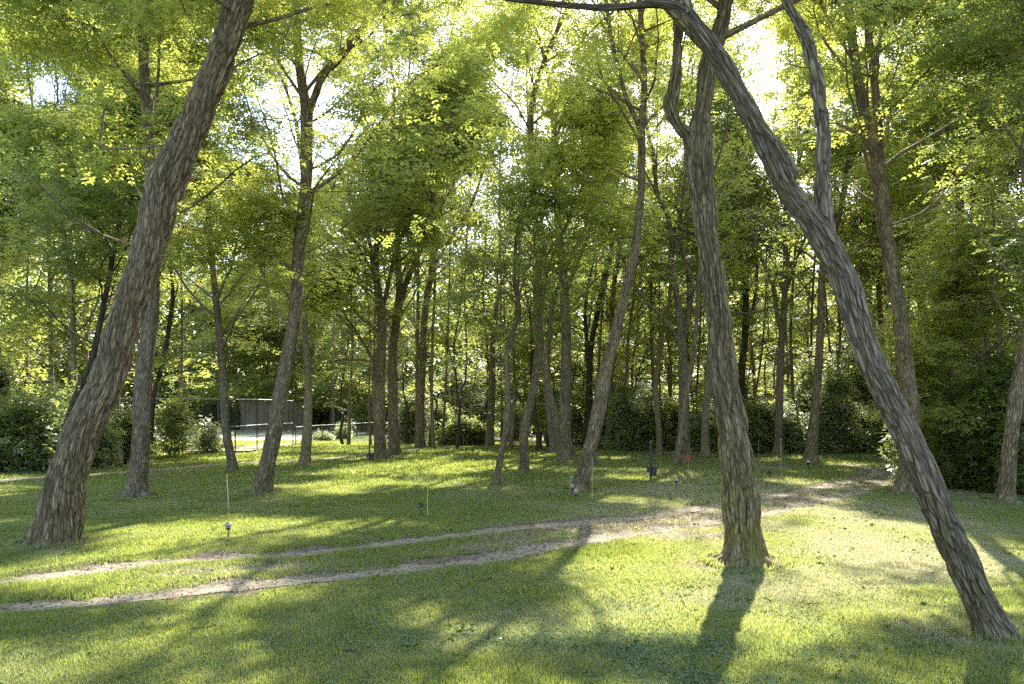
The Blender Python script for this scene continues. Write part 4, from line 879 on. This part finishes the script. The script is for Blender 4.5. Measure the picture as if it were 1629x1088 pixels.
def ball_lamp(px, py, hpx, mg, label):
    X, Y, z = place(px, py); h = hpx/F*Y; r = thing('globe_light', (X, Y, z), label, 'lamp'); a = h*.24
    mb = MB(); mb.lathe([(.004, -.05), (.014, 0), (.012, h*.62)], (X, Y, z), 10); mb.build('stake', M_BLACK, r, r.location)
    mb = MB(); mb.lathe([(.01, h*.55), (a*.7, h*.6), (a, h*.72), (a, h*.77), (.01, h*.77)], (X, Y, z), 16); mb.build('housing', M_BLACK, r, r.location)
    mb = MB(); mb.lathe([(a*1.02, h*.775)]+[(a*1.02*math.cos(t_), h*.78+a*math.sin(t_)) for t_ in np.linspace(0, 1.5, 7)], (X, Y, z), 16); mb.build('dome', mg, r, r.location)
ball_lamp(1076, 776, 15, M_LENS, 'dark globe lamp with pale dome on the lawn left of the big forked trunk')
ball_lamp(1286, 744, 14, M_WHITE, 'small pale-topped globe lamp at the foot of the sunlit tan trunk')
ball_lamp(568, 727, 9, M_WOOD, 'small brown lamp just left of the paired trunks')
ball_lamp(1095, 745, 0.1, M_WHITE, 'x') if False else None
# hook post at the leaning centre tree
X, Y, z = place(907, 786); r = thing('hooked_post', (X, Y, z), 'short bent-top metal post at the leaning centre tree foot', 'post')
mb = MB(); mb.tube([(X, Y, z-.05), (X, Y, z+.3), (X, Y, z+.50)], [.018]*3, 8); mb.build('pole', M_WOOD, r, r.location)
mb = MB(); mb.tube([(X-.005, Y, z+.50), (X+.03, Y, z+.52), (X+.09, Y, z+.515)], [.022, .022, .016], 8); mb.build('hook', M_PALEP, r, r.location)
def box_post(px, py, topy, label, m=M_DARKM):
    X, Y, z = place(px, py); h = (py-topy)/F*Y; r = thing('utility_post', (X, Y, z), label, 'post')
    mb = MB(); mb.box((X, Y, z+h/2-.05), (.07, .07, h+.1), 0, .012); mb.build('pole', m, r, r.location, smooth=False)
    mb = MB(); mb.box((X+.12, Y-.02, z+h*.26), (.16, .12, .34), 0, .02); mb.build('box', M_BLACK, r, r.location, smooth=False)
    mb = MB(); mb.box((X-.09, Y-.02, z+h*.30), (.08, .08, .18), 0, .015); mb.build('outlet', M_BLACK, r, r.location, smooth=False)
    mb = MB(); mb.box((X, Y, z+h+.012), (.085, .085, .02), 0, .012); mb.build('cap', M_GREYM, r, r.location, smooth=False)
box_post(1035, 764, 701, 'slim dark post with black boxes on the open lawn right of centre')
box_post(588, 731, 699, 'dark post with a box just left of the paired trunks')
# red ring marker
X, Y, z = place(1095, 742); r = thing('ring_marker', (X, Y, z), 'red ring reflector on a short rod before the thick pale trunk', 'marker')
mb = MB(); mb.tube([(X, Y, z-.05), (X, Y, z+.2), (X, Y, z+.38)], [.012]*3, 8); mb.build('rod', M_ORANGE, r, r.location)
mb = MB(); th = np.linspace(0, 6.283, 25); mb.tube([(X+.07*math.cos(a), Y, z+.46+.07*math.sin(a)) for a in th], [.032]*25, 10, cap=False); mb.build('ring', M_RED, r, r.location)

# ---------------------------------------------------------------- fallen twigs, stones
def twig(px, py, L, ang, label, mat=M_BARKF, th=.008, name='fallen_branch'):
    X, Y, z = place(px, py); mb = MB(); rg = random.Random(px)
    P = [(X+(s-.5)*L*math.cos(ang), Y+(s-.5)*L*math.sin(ang)+rg.gauss(0, .012), z+.018+th) for s in np.linspace(0, 1, 7)]
    mb.tube(P, np.linspace(th, th*.5, 7), 7)
    q = P[3]; mb.tube([q, (q[0]+L*.12, q[1]+L*.1, q[2]+.01), (q[0]+L*.2, q[1]+L*.2, q[2]+.012)], [th*.6, th*.5, th*.3], 6)
    V0 = (X, Y, z); o = mb.build(name, mat, None, V0, bark=True); o.location = V0; return tag(o, label, 'branch')
twig(883, 946, .20, .1, 'short brown twig lying on the lawn below the centre tree shadow', th=.011)
twig(735, 1014, .24, -.15, 'pale stick lying in the foreground clover', M_BARKF, .012)
twig(718, 985, .2, -.3, 'thin bleached twig on the lawn above the foreground pale stick', M_BARKF, .006)
twig(752, 885, .3, .2, 'dark twig lying between the two wheel ruts', M_BARKD, .012)
twig(960, 748, .5, .2, 'small dark fallen branch on the lawn right of the leaning centre tree', M_BARKD, .03)
twig(1205, 752, 1., .05, 'long low fallen branch right behind the big forked trunk', M_BARKF, .03)
twig(330, 1000, .35, .4, 'crooked brown twig in the lawn at the lower left', M_BARKD, .009)
twig(560, 1040, .22, -.5, 'short dark twig in the shaded foreground left of the clover', M_BARKD, .007)
twig(1300, 960, .3, .25, 'thin twig on the sunny lawn right of the big trunk shadow', M_BARKD, .008)
twig(1180, 1040, .25, 1.0, 'small twig in the shade in front of the big forked trunk', M_BARKD, .008)
twig(610, 905, .25, .1, 'twig beside the front wheel rut in mid picture', M_BARKF, .008)
twig(200, 935, .3, -.2, 'twig lying between the ruts at the left', M_BARKD, .009)
def stone(px, py, s, label, mat):
    X, Y, z = place(px, py); rg = np.random.default_rng(px); mb = MB(); n = 10
    prof = [(.001, s*.35), (s*.5, s*.3), (s*.9, s*.12), (s, 0), (s*.9, -s*.1)]
    mb.lathe(prof, (0, 0, 0), n); mb.V[0] = mb.V[0]*(1+.25*(rg.random((len(mb.V[0]), 1))-.5)); o = mb.build('fallen_leaf', mat, None, smooth=True); o.location = (X, Y, z+.02); tag(o, label, 'leaf')
stone(795, 1019, .035, 'pale curled leaf in the foreground lawn near the stick', M_WHITE)
stone(957, 1036 if False else 866, .03, 'pale leaf by the front rut', M_WHITE)
stone(868, 1032, .03, 'cream leaf low in the foreground left of centre', M_WHITE) if False else None
print('objects', len(bpy.data.objects), 'faces', sum(len(m.polygons) for m in bpy.data.meshes), 'time', time.time()-T_START)
